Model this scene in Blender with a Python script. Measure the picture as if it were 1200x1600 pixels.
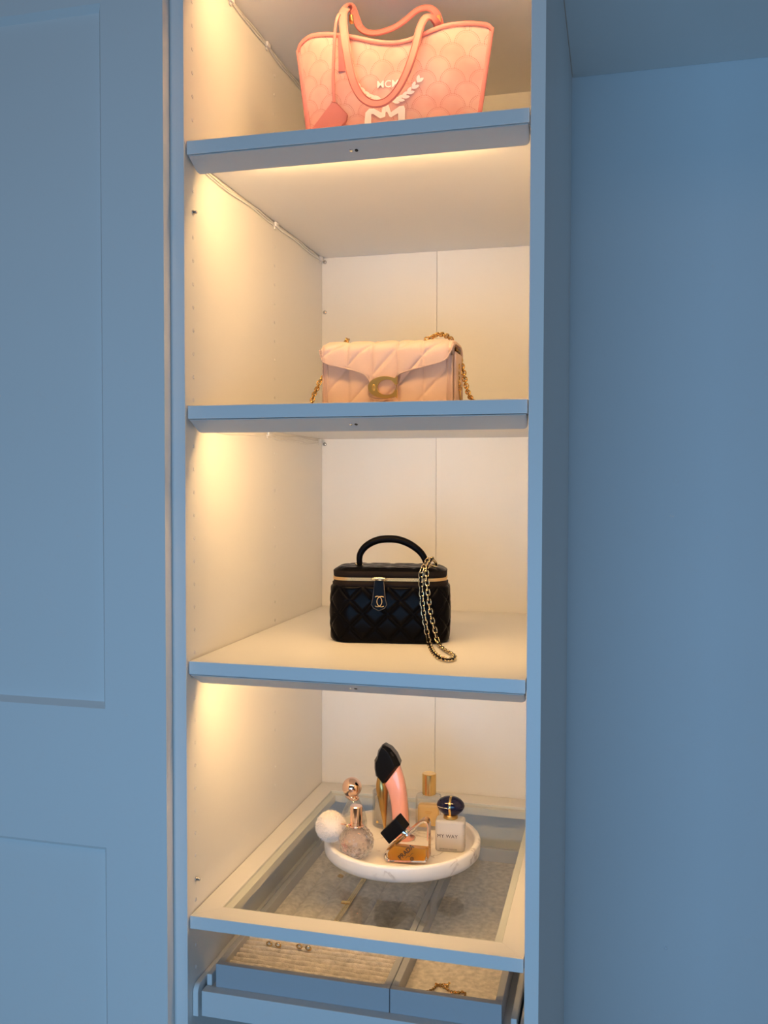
import bpy, bmesh, math, random
from mathutils import Vector, Matrix, Euler
random.seed(7)
PI = math.pi
for o in list(bpy.data.objects): bpy.data.objects.remove(o)
SC = bpy.context.scene
COL = SC.collection

# ------------------------------------------------------------------ camera
CAM_POS = Vector((0.5711, -1.138, 1.5024)); CAM_ROT = Euler((1.5389, -0.0023, 0.2505), 'XYZ'); F = 1423.12
cd = bpy.data.cameras.new('camera'); cam = bpy.data.objects.new('camera', cd); COL.objects.link(cam)
cam.location = CAM_POS; cam.rotation_euler = CAM_ROT
cd.sensor_fit = 'HORIZONTAL'; cd.sensor_width = 36; cd.lens = F / 1200 * 36; cd.clip_start = .01
SC.camera = cam
RM = CAM_ROT.to_matrix()

# ------------------------------------------------------------------ world, daylight, exposure
w = bpy.data.worlds.new('room_ambience'); SC.world = w; w.use_nodes = True
bg = w.node_tree.nodes['Background']; bg.inputs[0].default_value = (.57, .61, .65, 1); bg.inputs[1].default_value = .115
def area(name, loc, rot, sx, sy, power, colr):
    l = bpy.data.lights.new(name, 'AREA'); l.shape = 'RECTANGLE'; l.size = sx; l.size_y = sy
    l.energy = power; l.color = colr
    o = bpy.data.objects.new(name, l); COL.objects.link(o); o.location = loc; o.rotation_euler = rot
    return o
# daylight through the window behind the photographer
area('window_daylight', (.40, -2.1, .95), (PI/2, 0, 0), 1.6, .8, 25, (.235, .55, .95))
# unseen warm fill overhead, added to grey the upper fronts and light upturned bevels
area('overhead_fill', (.35, -1.5, 2.75), (0, 0, 0), .9, .9, 3.2, (1.0, .84, .68))
SC.view_settings.view_transform = 'Standard'; SC.view_settings.look = 'None'
SC.view_settings.gamma = 1; SC.view_settings.use_curve_mapping = False
SC.view_settings.exposure = 0.0
LED = 99                                   # strength of the light bar diffusers
LED_COL = (1.0, .605, .245, 1)

# ------------------------------------------------------------------ materials
def lin(r, g, b):
    f = lambda c: (c/255/12.92) if c/255 <= .04045 else ((c/255 + .055)/1.055)**2.4
    return (f(r), f(g), f(b), 1)
def mat(name, col, rough=.5, metal=0, trans=0, ior=1.45, coat=0, bump=0, bscale=200, vary=0, vscale=6, emit=None, estr=0, sheen=0, sss=0, alpha=1):
    m = bpy.data.materials.new(name); m.use_nodes = True
    nt = m.node_tree; b = nt.nodes['Principled BSDF']
    if len(col) == 3: col = (*col, 1)
    b.inputs['Base Color'].default_value = col; b.inputs['Roughness'].default_value = rough
    b.inputs['Metallic'].default_value = metal; b.inputs['Transmission Weight'].default_value = trans
    b.inputs['IOR'].default_value = ior; b.inputs['Coat Weight'].default_value = coat
    b.inputs['Coat Roughness'].default_value = .05
    b.inputs['Sheen Weight'].default_value = sheen
    if sss:
        b.inputs['Subsurface Weight'].default_value = sss; b.inputs['Subsurface Scale'].default_value = .01
    if emit: b.inputs['Emission Color'].default_value = emit; b.inputs['Emission Strength'].default_value = estr
    tc = nt.nodes.new('ShaderNodeTexCoord')
    if bump:
        n = nt.nodes.new('ShaderNodeTexNoise'); n.inputs['Scale'].default_value = bscale; n.inputs['Detail'].default_value = 3
        nt.links.new(tc.outputs['Object'], n.inputs['Vector'])
        bp = nt.nodes.new('ShaderNodeBump'); bp.inputs['Strength'].default_value = bump; bp.inputs['Distance'].default_value = .001
        nt.links.new(n.outputs['Fac'], bp.inputs['Height']); nt.links.new(bp.outputs['Normal'], b.inputs['Normal'])
    if vary:
        n = nt.nodes.new('ShaderNodeTexNoise'); n.inputs['Scale'].default_value = vscale; n.inputs['Detail'].default_value = 4
        nt.links.new(tc.outputs['Object'], n.inputs['Vector'])
        r = nt.nodes.new('ShaderNodeValToRGB')
        r.color_ramp.elements[0].position = .3; r.color_ramp.elements[1].position = .7
        r.color_ramp.elements[0].color = tuple(c*(1-vary) for c in col[:3]) + (1,)
        r.color_ramp.elements[1].color = tuple(min(1, c*(1+vary)) for c in col[:3]) + (1,)
        nt.links.new(n.outputs['Fac'], r.inputs['Fac']); nt.links.new(r.outputs['Color'], b.inputs['Base Color'])
    return m
M = {}
M['foil'] = mat('white_foil', (.80, .79, .77), .42, bump=.03, bscale=900, vary=.012, vscale=3)
M['door'] = mat('white_door_foil', (.80, .79, .77), .38, bump=.04, bscale=500, vary=.012, vscale=3)
M['wall'] = mat('pale_wall_paint', (.80, .835, .86), .75, bump=.12, bscale=240, vary=.02, vscale=2)
M['floor'] = mat('oak_floor', (.42, .30, .20), .5, bump=.1, bscale=60, vary=.2, vscale=9)
M['housing'] = mat('light_bar_plastic', (.56, .54, .52), .45)
M['diffuser'] = mat('warm_led_diffuser', (.9, .88, .8), .5, emit=LED_COL, estr=LED)
M['plastic'] = mat('white_plastic', (.8, .79, .77), .35)
M['cap'] = mat('plug_plastic', (.78, .77, .75), .4)
M['chrome'] = mat('chrome', (.62, .6, .58), .18, metal=1)
M['black'] = mat('black_plastic', (.008, .008, .009), .25)
M['glass'] = mat('clear_glass', (.97, .99, .98), 0, trans=1, ior=1.46)
M['pane'] = mat('shelf_glass', (.90, .95, .935), 0, trans=1, ior=1.5)
M['traygrey'] = mat('tray_foil', (.72, .72, .71), .45, bump=.03, bscale=700)
M['box'] = mat('insert_foil', (.45, .455, .47), .5, bump=.03, bscale=700)
M['felt'] = mat('grey_beige_felt', (.73, .665, .61), .95, bump=1.0, bscale=700, vary=.22, vscale=110, sheen=.2)
M['gold'] = mat('polished_gold', (.86, .60, .24), .2, metal=1)
M['palegold'] = mat('pale_gold', (.88, .73, .46), .2, metal=1)
M['antique'] = mat('antique_gold', (.62, .40, .15), .26, metal=1, vary=.35, vscale=160)
M['bronze'] = mat('bronze_gold', (.50, .33, .12), .28, metal=1)
M['rose'] = mat('rose_gold', (.93, .66, .54), .08, metal=1)
M['edge'] = mat('leather_edge_highlight', (.07, .062, .055), .35)  # paler than the lambskin: carries the tab's edge highlight as colour
M['silver'] = mat('silver', (.75, .74, .72), .15, metal=1)
M['pink_leather'] = mat('pink_leather', (.60, .19, .185), .5, bump=.25, bscale=900, vary=.03, vscale=30)
M['pink_seam'] = mat('dark_pink_edge_paint', (.50, .13, .11), .6)
M['print'] = mat('cream_print', (.86, .78, .76), .6)
M['nude'] = mat('nude_leather', (.74, .515, .41), .46, bump=.2, bscale=700, vary=.03, vscale=40)
M['nudedark'] = mat('nude_leather_stitch', (.50, .33, .28), .6)
M['lambskin'] = mat('black_lambskin', (.003, .0027, .0032), .25, bump=.12, bscale=900)
M['lambskin'].node_tree.nodes['Principled BSDF'].inputs['Specular IOR Level'].default_value = .055
M['darkfabric'] = mat('black_zip_tape', (.009, .006, .0055), .6, bump=.5, bscale=1500)
M['buckle'] = mat('brushed_gold', (.84, .52, .15), .34, metal=.9)
def thin_glass():
    # flat pane: transparent body with a fresnel sheen
    m = bpy.data.materials.new('shelf_glass'); m.use_nodes = True; nt = m.node_tree; nt.nodes.clear()
    o = nt.nodes.new('ShaderNodeOutputMaterial'); mx = nt.nodes.new('ShaderNodeMixShader'); t_ = nt.nodes.new('ShaderNodeBsdfTransparent'); g = nt.nodes.new('ShaderNodeBsdfGlossy'); f = nt.nodes.new('ShaderNodeFresnel')
    t_.inputs[0].default_value = (.955, .97, .96, 1); g.inputs['Roughness'].default_value = .0; f.inputs[0].default_value = 1.5
    ge = nt.nodes.new('ShaderNodeNewGeometry'); iv = nt.nodes.new('ShaderNodeMath'); iv.operation = 'SUBTRACT'; iv.inputs[0].default_value = 1; nt.links.new(ge.outputs['Backfacing'], iv.inputs[1])
    mu = nt.nodes.new('ShaderNodeMath'); mu.operation = 'MULTIPLY'; nt.links.new(f.outputs[0], mu.inputs[0]); nt.links.new(iv.outputs[0], mu.inputs[1])
    nt.links.new(mu.outputs[0], mx.inputs[0]); nt.links.new(t_.outputs[0], mx.inputs[1]); nt.links.new(g.outputs[0], mx.inputs[2]); nt.links.new(mx.outputs[0], o.inputs[0])
    return m
M['pane'] = thin_glass()
def bottle_glass(k=.35):
    # half refracting, half thin-walled, so what stands inside still gets light
    m = thin_glass(); m.name = 'bottle_glass'; nt = m.node_tree; o = nt.nodes['Material Output']; prev = o.inputs[0].links[0].from_socket
    for n in nt.nodes:
        if n.type == 'BSDF_TRANSPARENT': n.inputs[0].default_value = (.985, .985, .975, 1)
    g = nt.nodes.new('ShaderNodeBsdfGlass'); g.inputs['IOR'].default_value = 1.4; g.inputs['Roughness'].default_value = .02; g.inputs['Color'].default_value = (.99, .985, .97, 1)
    mx = nt.nodes.new('ShaderNodeMixShader'); mx.inputs[0].default_value = k; nt.links.new(prev, mx.inputs[1]); nt.links.new(g.outputs[0], mx.inputs[2]); nt.links.new(mx.outputs[0], o.inputs[0])
    return m
M['glass'] = bottle_glass(); M['crystal'] = bottle_glass(.62)
M['solid_glass'] = mat('solid_glass', (.99, .98, .96), .0, trans=1, ior=1.42)
M['marble'] = None
M['darkfabric'].node_tree.nodes['Principled BSDF'].inputs['Specular IOR Level'].default_value = .12
M['pom'] = mat('cream_fluff', (.93, .86, .79), .95, sheen=.5)
M['capblack'] = mat('glossy_black_lacquer', (.006, .006, .007), .22)
M['capblack'].node_tree.nodes['Principled BSDF'].inputs['Specular IOR Level'].default_value = .12
M['zip'] = mat('zip_gold', (.80, .56, .27), .5, metal=.65)
M['navy'] = mat('navy_lacquer', (.006, .006, .028), .10)
M['frost'] = mat('frosted_glass', (.86, .83, .79), .42, trans=.55, ior=1.3)
M['amberp'] = mat('pale_amber_liquid', (.95, .70, .32), .1, trans=.55, ior=1.2)
M['amber'] = mat('amber_liquid', (1.0, .46, .045), .15, trans=.25, ior=1.25)
M['honey'] = mat('honey_liquid', (.95, .70, .34), .15, trans=.3, ior=1.2)
M['pinkliq'] = mat('pink_liquid', (.98, .47, .39), .3)
M['cream'] = mat('cream_label', (.84, .80, .72), .6)
M['ink'] = mat('black_ink', (.02, .015, .015), .5)
M['inksoft'] = mat('grey_ink', (.12, .10, .09), .5)

def marble():
    m = mat('white_marble', (.86, .84, .83), .3, coat=.1); nt = m.node_tree; b = nt.nodes['Principled BSDF']
    tc = nt.nodes.new('ShaderNodeTexCoord'); n = nt.nodes.new('ShaderNodeTexNoise')
    n.inputs['Scale'].default_value = 9; n.inputs['Detail'].default_value = 6; n.inputs['Distortion'].default_value = 1.6
    r = nt.nodes.new('ShaderNodeValToRGB'); e = r.color_ramp.elements
    e[0].position = .44; e[0].color = (.87, .85, .84, 1); e[1].position = .56; e[1].color = (.87, .85, .84, 1)
    v = e.new(.502); v.color = (.50, .46, .45, 1); v2 = e.new(.485); v2.color = (.84, .82, .81, 1); v3 = e.new(.52); v3.color = (.84, .82, .81, 1)
    n2 = nt.nodes.new('ShaderNodeTexNoise'); n2.inputs['Scale'].default_value = 22
    mx = nt.nodes.new('ShaderNodeMix'); mx.data_type = 'RGBA'
    r2 = nt.nodes.new('ShaderNodeValToRGB'); r2.color_ramp.elements[0].position = .45; r2.color_ramp.elements[1].position = .62
    nt.links.new(tc.outputs['Object'], n.inputs['Vector']); nt.links.new(tc.outputs['Object'], n2.inputs['Vector'])
    nt.links.new(n.outputs['Fac'], r.inputs['Fac']); nt.links.new(n2.outputs['Fac'], r2.inputs['Fac'])
    nt.links.new(r2.outputs['Color'], mx.inputs['Factor']); mx.inputs['A'].default_value = (.87, .85, .84, 1)
    nt.links.new(r.outputs['Color'], mx.inputs['B']); nt.links.new(mx.outputs['Result'], b.inputs['Base Color'])
    return m
M['marble'] = marble()

def canvas():
    """coated pink canvas: rows of dashed scallops a shade darker, woven relief"""
    m = mat('pink_scallop_canvas', (.85, .56, .54), .55); nt = m.node_tree; b = nt.nodes['Principled BSDF']; L = nt.links.new
    uv = nt.nodes.new('ShaderNodeUVMap'); uv.uv_map = 'uv'
    sep = nt.nodes.new('ShaderNodeSeparateXYZ'); L(uv.outputs[0], sep.inputs[0])
    def mt(op, a, c=None, d=None):
        n = nt.nodes.new('ShaderNodeMath'); n.operation = op
        for i, v in enumerate((a, c, d)):
            if v is None: continue
            if isinstance(v, (int, float)): n.inputs[i].default_value = v
            else: L(v, n.inputs[i])
        return n.outputs[0]
    wq, hq = .040, .0175
    vv = mt('DIVIDE', sep.outputs[1], hq); row = mt('FLOOR', vv); fy = mt('FRACT', vv)
    off = mt('MULTIPLY', mt('MODULO', row, 2.0), .5)
    cx = mt('SUBTRACT', mt('FRACT', mt('ADD', mt('DIVIDE', sep.outputs[0], wq), off)), .5)
    X = mt('MULTIPLY', cx, wq); Y = mt('MULTIPLY', fy, hq)
    d = mt('SQRT', mt('ADD', mt('MULTIPLY', X, X), mt('MULTIPLY', Y, Y)))
    e1 = mt('LESS_THAN', mt('ABSOLUTE', mt('SUBTRACT', d, .0172)), .00055)
    e2 = mt('LESS_THAN', mt('ABSOLUTE', mt('SUBTRACT', d, .0150)), .00045)
    ang = mt('ARCTAN2', Y, X); dash = mt('GREATER_THAN', mt('FRACT', mt('MULTIPLY', ang, 7.0)), .35)
    line = mt('MULTIPLY', mt('MAXIMUM', e1, mt('MULTIPLY', e2, .6)), dash)
    nz = nt.nodes.new('ShaderNodeTexNoise'); nz.inputs['Scale'].default_value = 22; L(uv.outputs[0], nz.inputs['Vector'])
    rp = nt.nodes.new('ShaderNodeValToRGB'); rp.color_ramp.elements[0].position = .35; rp.color_ramp.elements[1].position = .65
    rp.color_ramp.elements[0].color = (.68, .325, .29, 1); rp.color_ramp.elements[1].color = (.71, .42, .38, 1)
    L(nz.outputs['Fac'], rp.inputs['Fac'])
    mx = nt.nodes.new('ShaderNodeMix'); mx.data_type = 'RGBA'; mx.inputs['B'].default_value = (.50, .16, .13, 1)
    L(mt('MULTIPLY', line, .75), mx.inputs['Factor']); L(rp.outputs['Color'], mx.inputs['A']); L(mx.outputs['Result'], b.inputs['Base Color'])
    wv = mt('MULTIPLY', mt('SINE', mt('MULTIPLY', sep.outputs[0], 5200)), mt('SINE', mt('MULTIPLY', sep.outputs[1], 5200)))
    bp = nt.nodes.new('ShaderNodeBump'); bp.inputs['Strength'].default_value = .2; bp.inputs['Distance'].default_value = .0005
    L(wv, bp.inputs['Height']); L(bp.outputs['Normal'], b.inputs['Normal'])
    return m
M['canvas'] = canvas()

# ------------------------------------------------------------------ helpers
def at(u, v, ax, val):
    """the point of the plane axis=val that the photograph shows at pixel u, v (a survey aid)"""
    d = RM @ Vector(((u-600)/F, -(v-800)/F, -1)); i = 'xyz'.index(ax)
    return CAM_POS + d * ((val - CAM_POS[i]) / d[i])
ORG = {}
def thing(name, label, cat, loc, group=None, kind=None):
    o = bpy.data.objects.new(name, None); COL.objects.link(o); o.location = loc; o.empty_display_size = .02
    ORG[o.name] = Vector(loc); tag(o, label, cat, group, kind); return o
def tag(o, label=None, cat=None, group=None, kind=None):
    if label: o['label'] = label
    if cat: o['category'] = cat
    if group: o['group'] = group
    if kind: o['kind'] = kind
    return o
def mk(name, V, Fc, m, parent=None, smooth=False, bevel=0, seg=2, angle=35, uv=None, label=None):
    """V in world coordinates"""
    org = ORG[parent.name] if parent else sum((Vector(v) for v in V), Vector()) / max(1, len(V))
    if parent is None: org = Vector((org.x, org.y, min(v[2] for v in V)))
    me = bpy.data.meshes.new(name); me.from_pydata([tuple(Vector(v) - org) for v in V], [], Fc); me.update()
    bm = bmesh.new(); bm.from_mesh(me); bmesh.ops.recalc_face_normals(bm, faces=bm.faces); bm.to_mesh(me); bm.free()
    if smooth:
        for p in me.polygons: p.use_smooth = True
    if uv:
        l = me.uv_layers.new(name='uv')
        for lp in me.loops: l.data[lp.index].uv = uv[lp.vertex_index]
    me.materials.append(m)
    o = bpy.data.objects.new(name, me); COL.objects.link(o)
    if parent: o.parent = parent; ORG[o.name] = org
    else: o.location = org; ORG[o.name] = org
    if bevel:
        md = o.modifiers.new('bevel', 'BEVEL'); md.width = bevel; md.segments = seg; md.limit_method = 'ANGLE'; md.angle_limit = math.radians(angle)
        if smooth is None or seg > 1:
            for p in me.polygons: p.use_smooth = True
            wn = o.modifiers.new('wn', 'WEIGHTED_NORMAL'); wn.keep_sharp = True
    if label: o['label'] = label
    return o
def boxg(lo, hi):
    x0, y0, z0 = lo; x1, y1, z1 = hi
    return ([(x0,y0,z0),(x1,y0,z0),(x1,y1,z0),(x0,y1,z0),(x0,y0,z1),(x1,y0,z1),(x1,y1,z1),(x0,y1,z1)],
            [(0,3,2,1),(4,5,6,7),(0,1,5,4),(1,2,6,5),(2,3,7,6),(3,0,4,7)])
def box(name, lo, hi, m, parent=None, bevel=.0008, **k):
    V, Fc = boxg(lo, hi); return mk(name, V, Fc, m, parent, bevel=bevel, **k)
def merge(parts):
    V, Fc = [], []
    for v, f in parts:
        n = len(V); V += [tuple(p) for p in v]; Fc += [tuple(i + n for i in q) for q in f]
    return V, Fc
def lathe(prof, c, seg=32, sx=1, sy=1, cap=True):
    V = []; Fc = []
    for r, z in prof:
        for i in range(seg):
            a = 2*PI*i/seg; V.append((c[0] + r*sx*math.cos(a), c[1] + r*sy*math.sin(a), c[2] + z))
    n = len(prof)
    for j in range(n-1):
        for i in range(seg):
            k = (i+1) % seg; Fc.append((j*seg+i, j*seg+k, (j+1)*seg+k, (j+1)*seg+i))
    if cap:
        Fc.append(tuple(range(seg))[::-1]); Fc.append(tuple((n-1)*seg + i for i in range(seg)))
    return V, Fc
def frame_path(P, closed=False):
    P = [Vector(p) for p in P]; n = len(P); out = []
    up = None
    for i in range(n):
        if closed: t = P[(i+1) % n] - P[i-1]
        else: t = P[min(n-1, i+1)] - P[max(0, i-1)]
        t.normalize()
        if up is None:
            up = Vector((0,0,1)) if abs(t.z) < .9 else Vector((0,-1,0))
        s = t.cross(up).normalized(); up = s.cross(t).normalized()
        out.append((P[i], t, s, up))
    return out
def tube(P, r, seg=8, closed=False, rr=None, flat=1):
    fr = frame_path(P, closed); V = []; Fc = []; n = len(fr)
    for j, (p, t, s, u) in enumerate(fr):
        q = rr[j] if rr else r
        for i in range(seg):
            a = 2*PI*i/seg; V.append(p + s*(q*math.cos(a)) + u*(q*flat*math.sin(a)))
    for j in range(n if closed else n-1):
        for i in range(seg):
            k = (i+1) % seg; b = (j+1) % n
            Fc.append((j*seg+i, j*seg+k, b*seg+k, b*seg+i))
    if not closed:
        Fc.append(tuple(range(seg))[::-1]); Fc.append(tuple((n-1)*seg+i for i in range(seg)))
    return V, Fc
def spline(P, n=8, closed=False):
    P = [Vector(p) for p in P]; out = []; m = len(P)
    for i in range(m if closed else m-1):
        g = (lambda k: P[k % m]) if closed else (lambda k: P[max(0, min(m-1, k))])
        a, b, c, d = g(i-1), g(i), g(i+1), g(i+2)
        for k in range(n):
            t = k/n
            out.append(.5*((2*b) + (c-a)*t + (2*a-5*b+4*c-d)*t*t + (3*b-a-3*c+d)*t**3))
    if not closed: out.append(P[-1])
    return out
def ribbon(P, width, thick, wdir):
    """strap: path P, width along wdir (one vector or one per point), thickness across"""
    fr = frame_path(P); V = []; Fc = []; n = len(fr)
    for j, (p, t, s, u) in enumerate(fr):
        wd = Vector(wdir[j] if isinstance(wdir, list) else wdir); wd = (wd - t*wd.dot(t)).normalized(); nn = t.cross(wd).normalized()
        for a, b in ((-1,-.6),(-.9,-1),(.9,-1),(1,-.6),(1,.6),(.9,1),(-.9,1),(-1,.6)):
            V.append(p + wd*(a*width/2) + nn*(b*thick/2))
    for j in range(n-1):
        for i in range(8):
            k = (i+1) % 8; Fc.append((j*8+i, j*8+k, (j+1)*8+k, (j+1)*8+i))
    Fc.append(tuple(range(8))[::-1]); Fc.append(tuple((n-1)*8+i for i in range(8)))
    return V, Fc
def prism(P, off):
    """closed outline P (3-D, planar) pushed along off"""
    P = [Vector(p) for p in P]; off = Vector(off); n = len(P)
    V = P + [p + off for p in P]
    Fc = [tuple(range(n))[::-1], tuple(range(n, 2*n))] + [(i, (i+1) % n, n+(i+1) % n, n+i) for i in range(n)]
    return V, Fc
def resample(P, step):
    out = [Vector(P[0])]; acc = 0
    for a, b in zip(P, P[1:]):
        a = Vector(a); b = Vector(b); L = (b-a).length; d = step - acc
        while d <= L and L > 0:
            out.append(a + (b-a)*(d/L)); d += step
        acc = (acc + L) % step if L else acc
    return out
def chain(P, ll, lw, wr, roll=45, over=.72, seg=10, ws=5):
    """curb chain: stadium links along P, each turned against the next"""
    pts = resample(P, ll*over); fr = frame_path(pts); G = []
    for j, (p, t, s, u) in enumerate(fr):
        a = math.radians(roll if j % 2 else -roll); side = s*math.cos(a) + u*math.sin(a)
        loop = []
        for i in range(seg):
            q = 2*PI*i/seg; cx = math.cos(q); sy = math.sin(q)
            loop.append(p + t*(ll/2*abs(cx)**.8*(1 if cx > 0 else -1)) + side*(lw/2*abs(sy)**.8*(1 if sy > 0 else -1)))
        V = []; Fc = []
        nrm = t.cross(side).normalized()
        for i in range(seg):
            rad = (loop[i]-p).normalized()
            for k in range(ws):
                b = 2*PI*k/ws; V.append(loop[i] + rad*(wr*math.cos(b)) + nrm*(wr*math.sin(b)))
        for i in range(seg):
            for k in range(ws):
                i2 = (i+1) % seg; k2 = (k+1) % ws; Fc.append((i*ws+k, i*ws+k2, i2*ws+k2, i2*ws+k))
        G.append((V, Fc))
    return merge(G)
def text2d(s, size, shear=0, spacing=1, bold=0):
    """flat lettering as 2-D triangles, centred"""
    c = bpy.data.curves.new('t', 'FONT'); c.body = s; c.size = size; c.align_x = 'CENTER'; c.align_y = 'CENTER'
    c.shear = shear; c.space_character = spacing; c.offset = bold; c.resolution_u = 3
    o = bpy.data.objects.new('t', c); COL.objects.link(o); bpy.context.view_layer.update()
    me = o.evaluated_get(bpy.context.evaluated_depsgraph_get()).to_mesh()
    V = [(v.co.x, v.co.y) for v in me.vertices]; Fc = [tuple(p.vertices) for p in me.polygons]
    bpy.data.objects.remove(o); bpy.data.curves.remove(c)
    return V, Fc
def lettering(s, size, org, ex, ey, **k):
    V, Fc = text2d(s, size, **k); org = Vector(org); ex = Vector(ex).normalized(); ey = Vector(ey).normalized()
    return [org + ex*x + ey*y for x, y in V], Fc
def sphere(c, r, seg=24, rings=14, s=(1,1,1)):
    V = [(c[0], c[1], c[2] - r*s[2])]; Fc = []
    for j in range(1, rings):
        a = -PI/2 + PI*j/rings
        for i in range(seg):
            b = 2*PI*i/seg; V.append((c[0]+r*s[0]*math.cos(a)*math.cos(b), c[1]+r*s[1]*math.cos(a)*math.sin(b), c[2]+r*s[2]*math.sin(a)))
    V.append((c[0], c[1], c[2]+r*s[2])); top = len(V)-1
    for i in range(seg):
        k = (i+1) % seg; Fc.append((0, 1+k, 1+i))
        for j in range(rings-2): Fc.append((1+j*seg+i, 1+j*seg+k, 1+(j+1)*seg+k, 1+(j+1)*seg+i))
        Fc.append((top, 1+(rings-2)*seg+i, 1+(rings-2)*seg+k))
    return V, Fc
def rot_about(V, c, deg):
    c = Vector(c); R = Matrix.Rotation(math.radians(deg), 3, 'Z'); return [c + R @ (Vector(v) - c) for v in V]

# ------------------------------------------------------------------ the setting
W = .464; D = .594; SP = .018
S1, S2, S3, S4 = 1.9644, 1.6072, 1.2561, .900
TOP = 2.231                                     # underside of the top panel
XR = W + SP                                     # outer face of the right side panel
WY = .628                                       # room wall behind the wardrobes
def struct(name, lo, hi, m, bevel=0): return tag(box(name, lo, hi, m, None, bevel=bevel), kind='structure')
struct('floor', (-2.6, -3.6, -.05), (2.8, WY, 0), M['floor'])
struct('wall_back', (-2.6, WY, 0), (2.8, WY+.1, 2.7), M['wall'])
struct('trim_1', (XR+.0005, -.0, 2.262), (2.0, WY-.0005, 2.6), M['door'], .001)      # boxed-in bulkhead over the niche

# small filled screw hole in the niche wall
p = at(1040, 1481, 'y', WY)
V, Fc = lathe([(.0036, 0), (.0036, .0006), (.0022, .0012), (.0018, .0002)], (0, 0, 0), 14)
wp = mk('wall_plug', [(p.x+a, WY-c, p.z+b) for a, b, c in V], Fc, M['wall'], smooth=True)
tag(wp, 'tiny painted plug on the bare wall to the right of the wardrobe', 'plug')

# ---- the open wardrobe
wd = thing('open_wardrobe', 'white open wardrobe unit lit inside, holding bags and perfume', 'wardrobe', (W/2, .3, 0))
box('side_panel', (-SP, 0, .0), (0, D+.005, TOP+.03), M['foil'], wd, .0006)
box('side_panel', (W, 0, .0), (XR, D+.02, TOP+.03), M['foil'], wd, .0006)
box('back_panel', (.0002, D, .06), (W/2-.0003, D+.004, TOP), M['foil'], wd, .0003)
box('back_panel', (W/2+.0003, D, .06), (W-.0002, D+.004, TOP), M['foil'], wd, .0003)
box('top_panel', (.0003, .002, TOP), (W-.0003, D, TOP+.018), M['foil'], wd, .0004)
box('base_panel', (.0003, .002, .06), (W-.0003, D, .078), M['foil'], wd, .0004)
G = []
for ycol in (.0266, .336):
    for k in range(-20, 43):
        z = .8486 + .032*k
        if z < .1 or z > TOP - .03 or abs(z-.9419) < .006 and ycol < .1: continue
        if any(s-.038 < z < s+.002 for s in (S1, S2, S3)) and ycol < .1 or any(s-.02 < z < s+.002 for s in (S1, S2, S3, S4)): continue
        V, Fc = lathe([(.0027, 0), (.0026, .0006), (.0017, .0009), (.0013, .0003), (.0004, .0002)], (0,0,0), 10)
        G.append(([(c, ycol+a, z+b) for a, b, c in V], Fc))
        G.append(([(W-c, ycol+a, z+b) for a, b, c in V], Fc))
V, Fc = merge(G); tag(mk('plug_caps', V, Fc, M['cap'], wd, smooth=True), kind='stuff')
# chrome shelf pins pushed into the side, cam screws at the back corner
for (y, z) in ((.0266, .9425), (.0256, 1.8745)):
    G = [([(c, y+a, z+b) for a, b, c in v], f) for v, f in (lathe([(.0034, 0), (.0034, .0015), (.0024, .002), (.0022, .006), (.0016, .0065)], (0,0,0), 14),)]
    V, Fc = merge(G); mk('shelf_pin', V, Fc, M['chrome'], wd, smooth=True)
for z in (1.9385, 1.8396, 1.579, 1.227):
    V, Fc = lathe([(.0036, 0), (.0036, .003), (.0022, .0036)], (0,0,0), 14)
    mk('cam_screw', [(.0065+a, D-c, z+b) for a, b, c in V], Fc, M['chrome'], wd, smooth=True)

# ---- shelves
wh = {S1: 'white shelf under the pink tote bag', S2: 'white shelf under the nude quilted bag', S3: 'white shelf under the black vanity bag'}
for z in (S1, S2, S3):
    tag(box('shelf', (.0017, .005, z-.018), (W-.0017, D-.001, z), M['foil'], None, .0007), wh[z], 'shelf', 'wardrobe shelves')

# ---- light bars under the shelves' front edge
def light_bar(z, label):
    t = thing('light_bar', label, 'light', (W/2, .006, z), 'light bars')
    prof = [(.0065, -.0006), (.0065, -.0022), (.0085, -.0030), (.0335, -.0178), (.0352, -.0174), (.0355, -.0130), (.0432, -.0006)]
    V = []; Fc = []; xs = [(.0032, .62), (.0036, .75), (.005, .90), (.0075, .985), (.011, 1.0)]
    xs = xs + [(W-x, s) for x, s in xs[::-1]]
    for x, s in xs:
        for y, dz in prof: V.append((x, .0065 + (y-.0065)*(s if s < 1 else 1)**.6, z + min(-.0006, dz*s)))
    n = len(prof)
    for j in range(len(xs)-1):
        for i in range(n): k = (i+1) % n; Fc.append((j*n+i, j*n+k, (j+1)*n+k, (j+1)*n+i))
    Fc.append(tuple(range(n))); Fc.append(tuple((len(xs)-1)*n+i for i in range(n)))
    hs = mk('housing', V, Fc, M['housing'], t, bevel=.0004, seg=2)
    # diffuser on the face turned to the back of the wardrobe
    a = Vector((0, .0360, -.0122)); b = Vector((0, .0425, -.0013)); nn = Vector((0, .86, -.51))*.0005
    V = [Vector((x, 0, z)) + q + nn*k for k in (.3, 2) for x in (.055, W-.055) for q in (a, b)]
    mk('diffuser', V, [(0,1,3,2), (4,6,7,5), (0,4,5,1), (2,3,7,6), (0,2,6,4), (1,5,7,3)], M['diffuser'], t)
    # motion sensor: a pale dot and a black dot on the sloping face
    f = lambda s: Vector((0, .0085 + .025*s, z - .003 - .0148*s)); nrm = Vector((0, -.51, -.86)); e2 = Vector((0, .86, -.51))
    for dx, mm, nm in ((-.0037, M['silver'], 'screw'), (.0037, M['black'], 'sensor')):
        c = f(.45) + Vector((W/2 + .001 + dx, 0, 0)); v, fc = lathe([(.0024, -.0006), (.0024, .0002), (.0017, .0005)], (0,0,0), 12)
        mk(nm, [c + Vector((1,0,0))*p_[0] + e2*p_[1] + nrm*p_[2] for p_ in v], fc, mm, hs, smooth=True)
    return t
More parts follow.
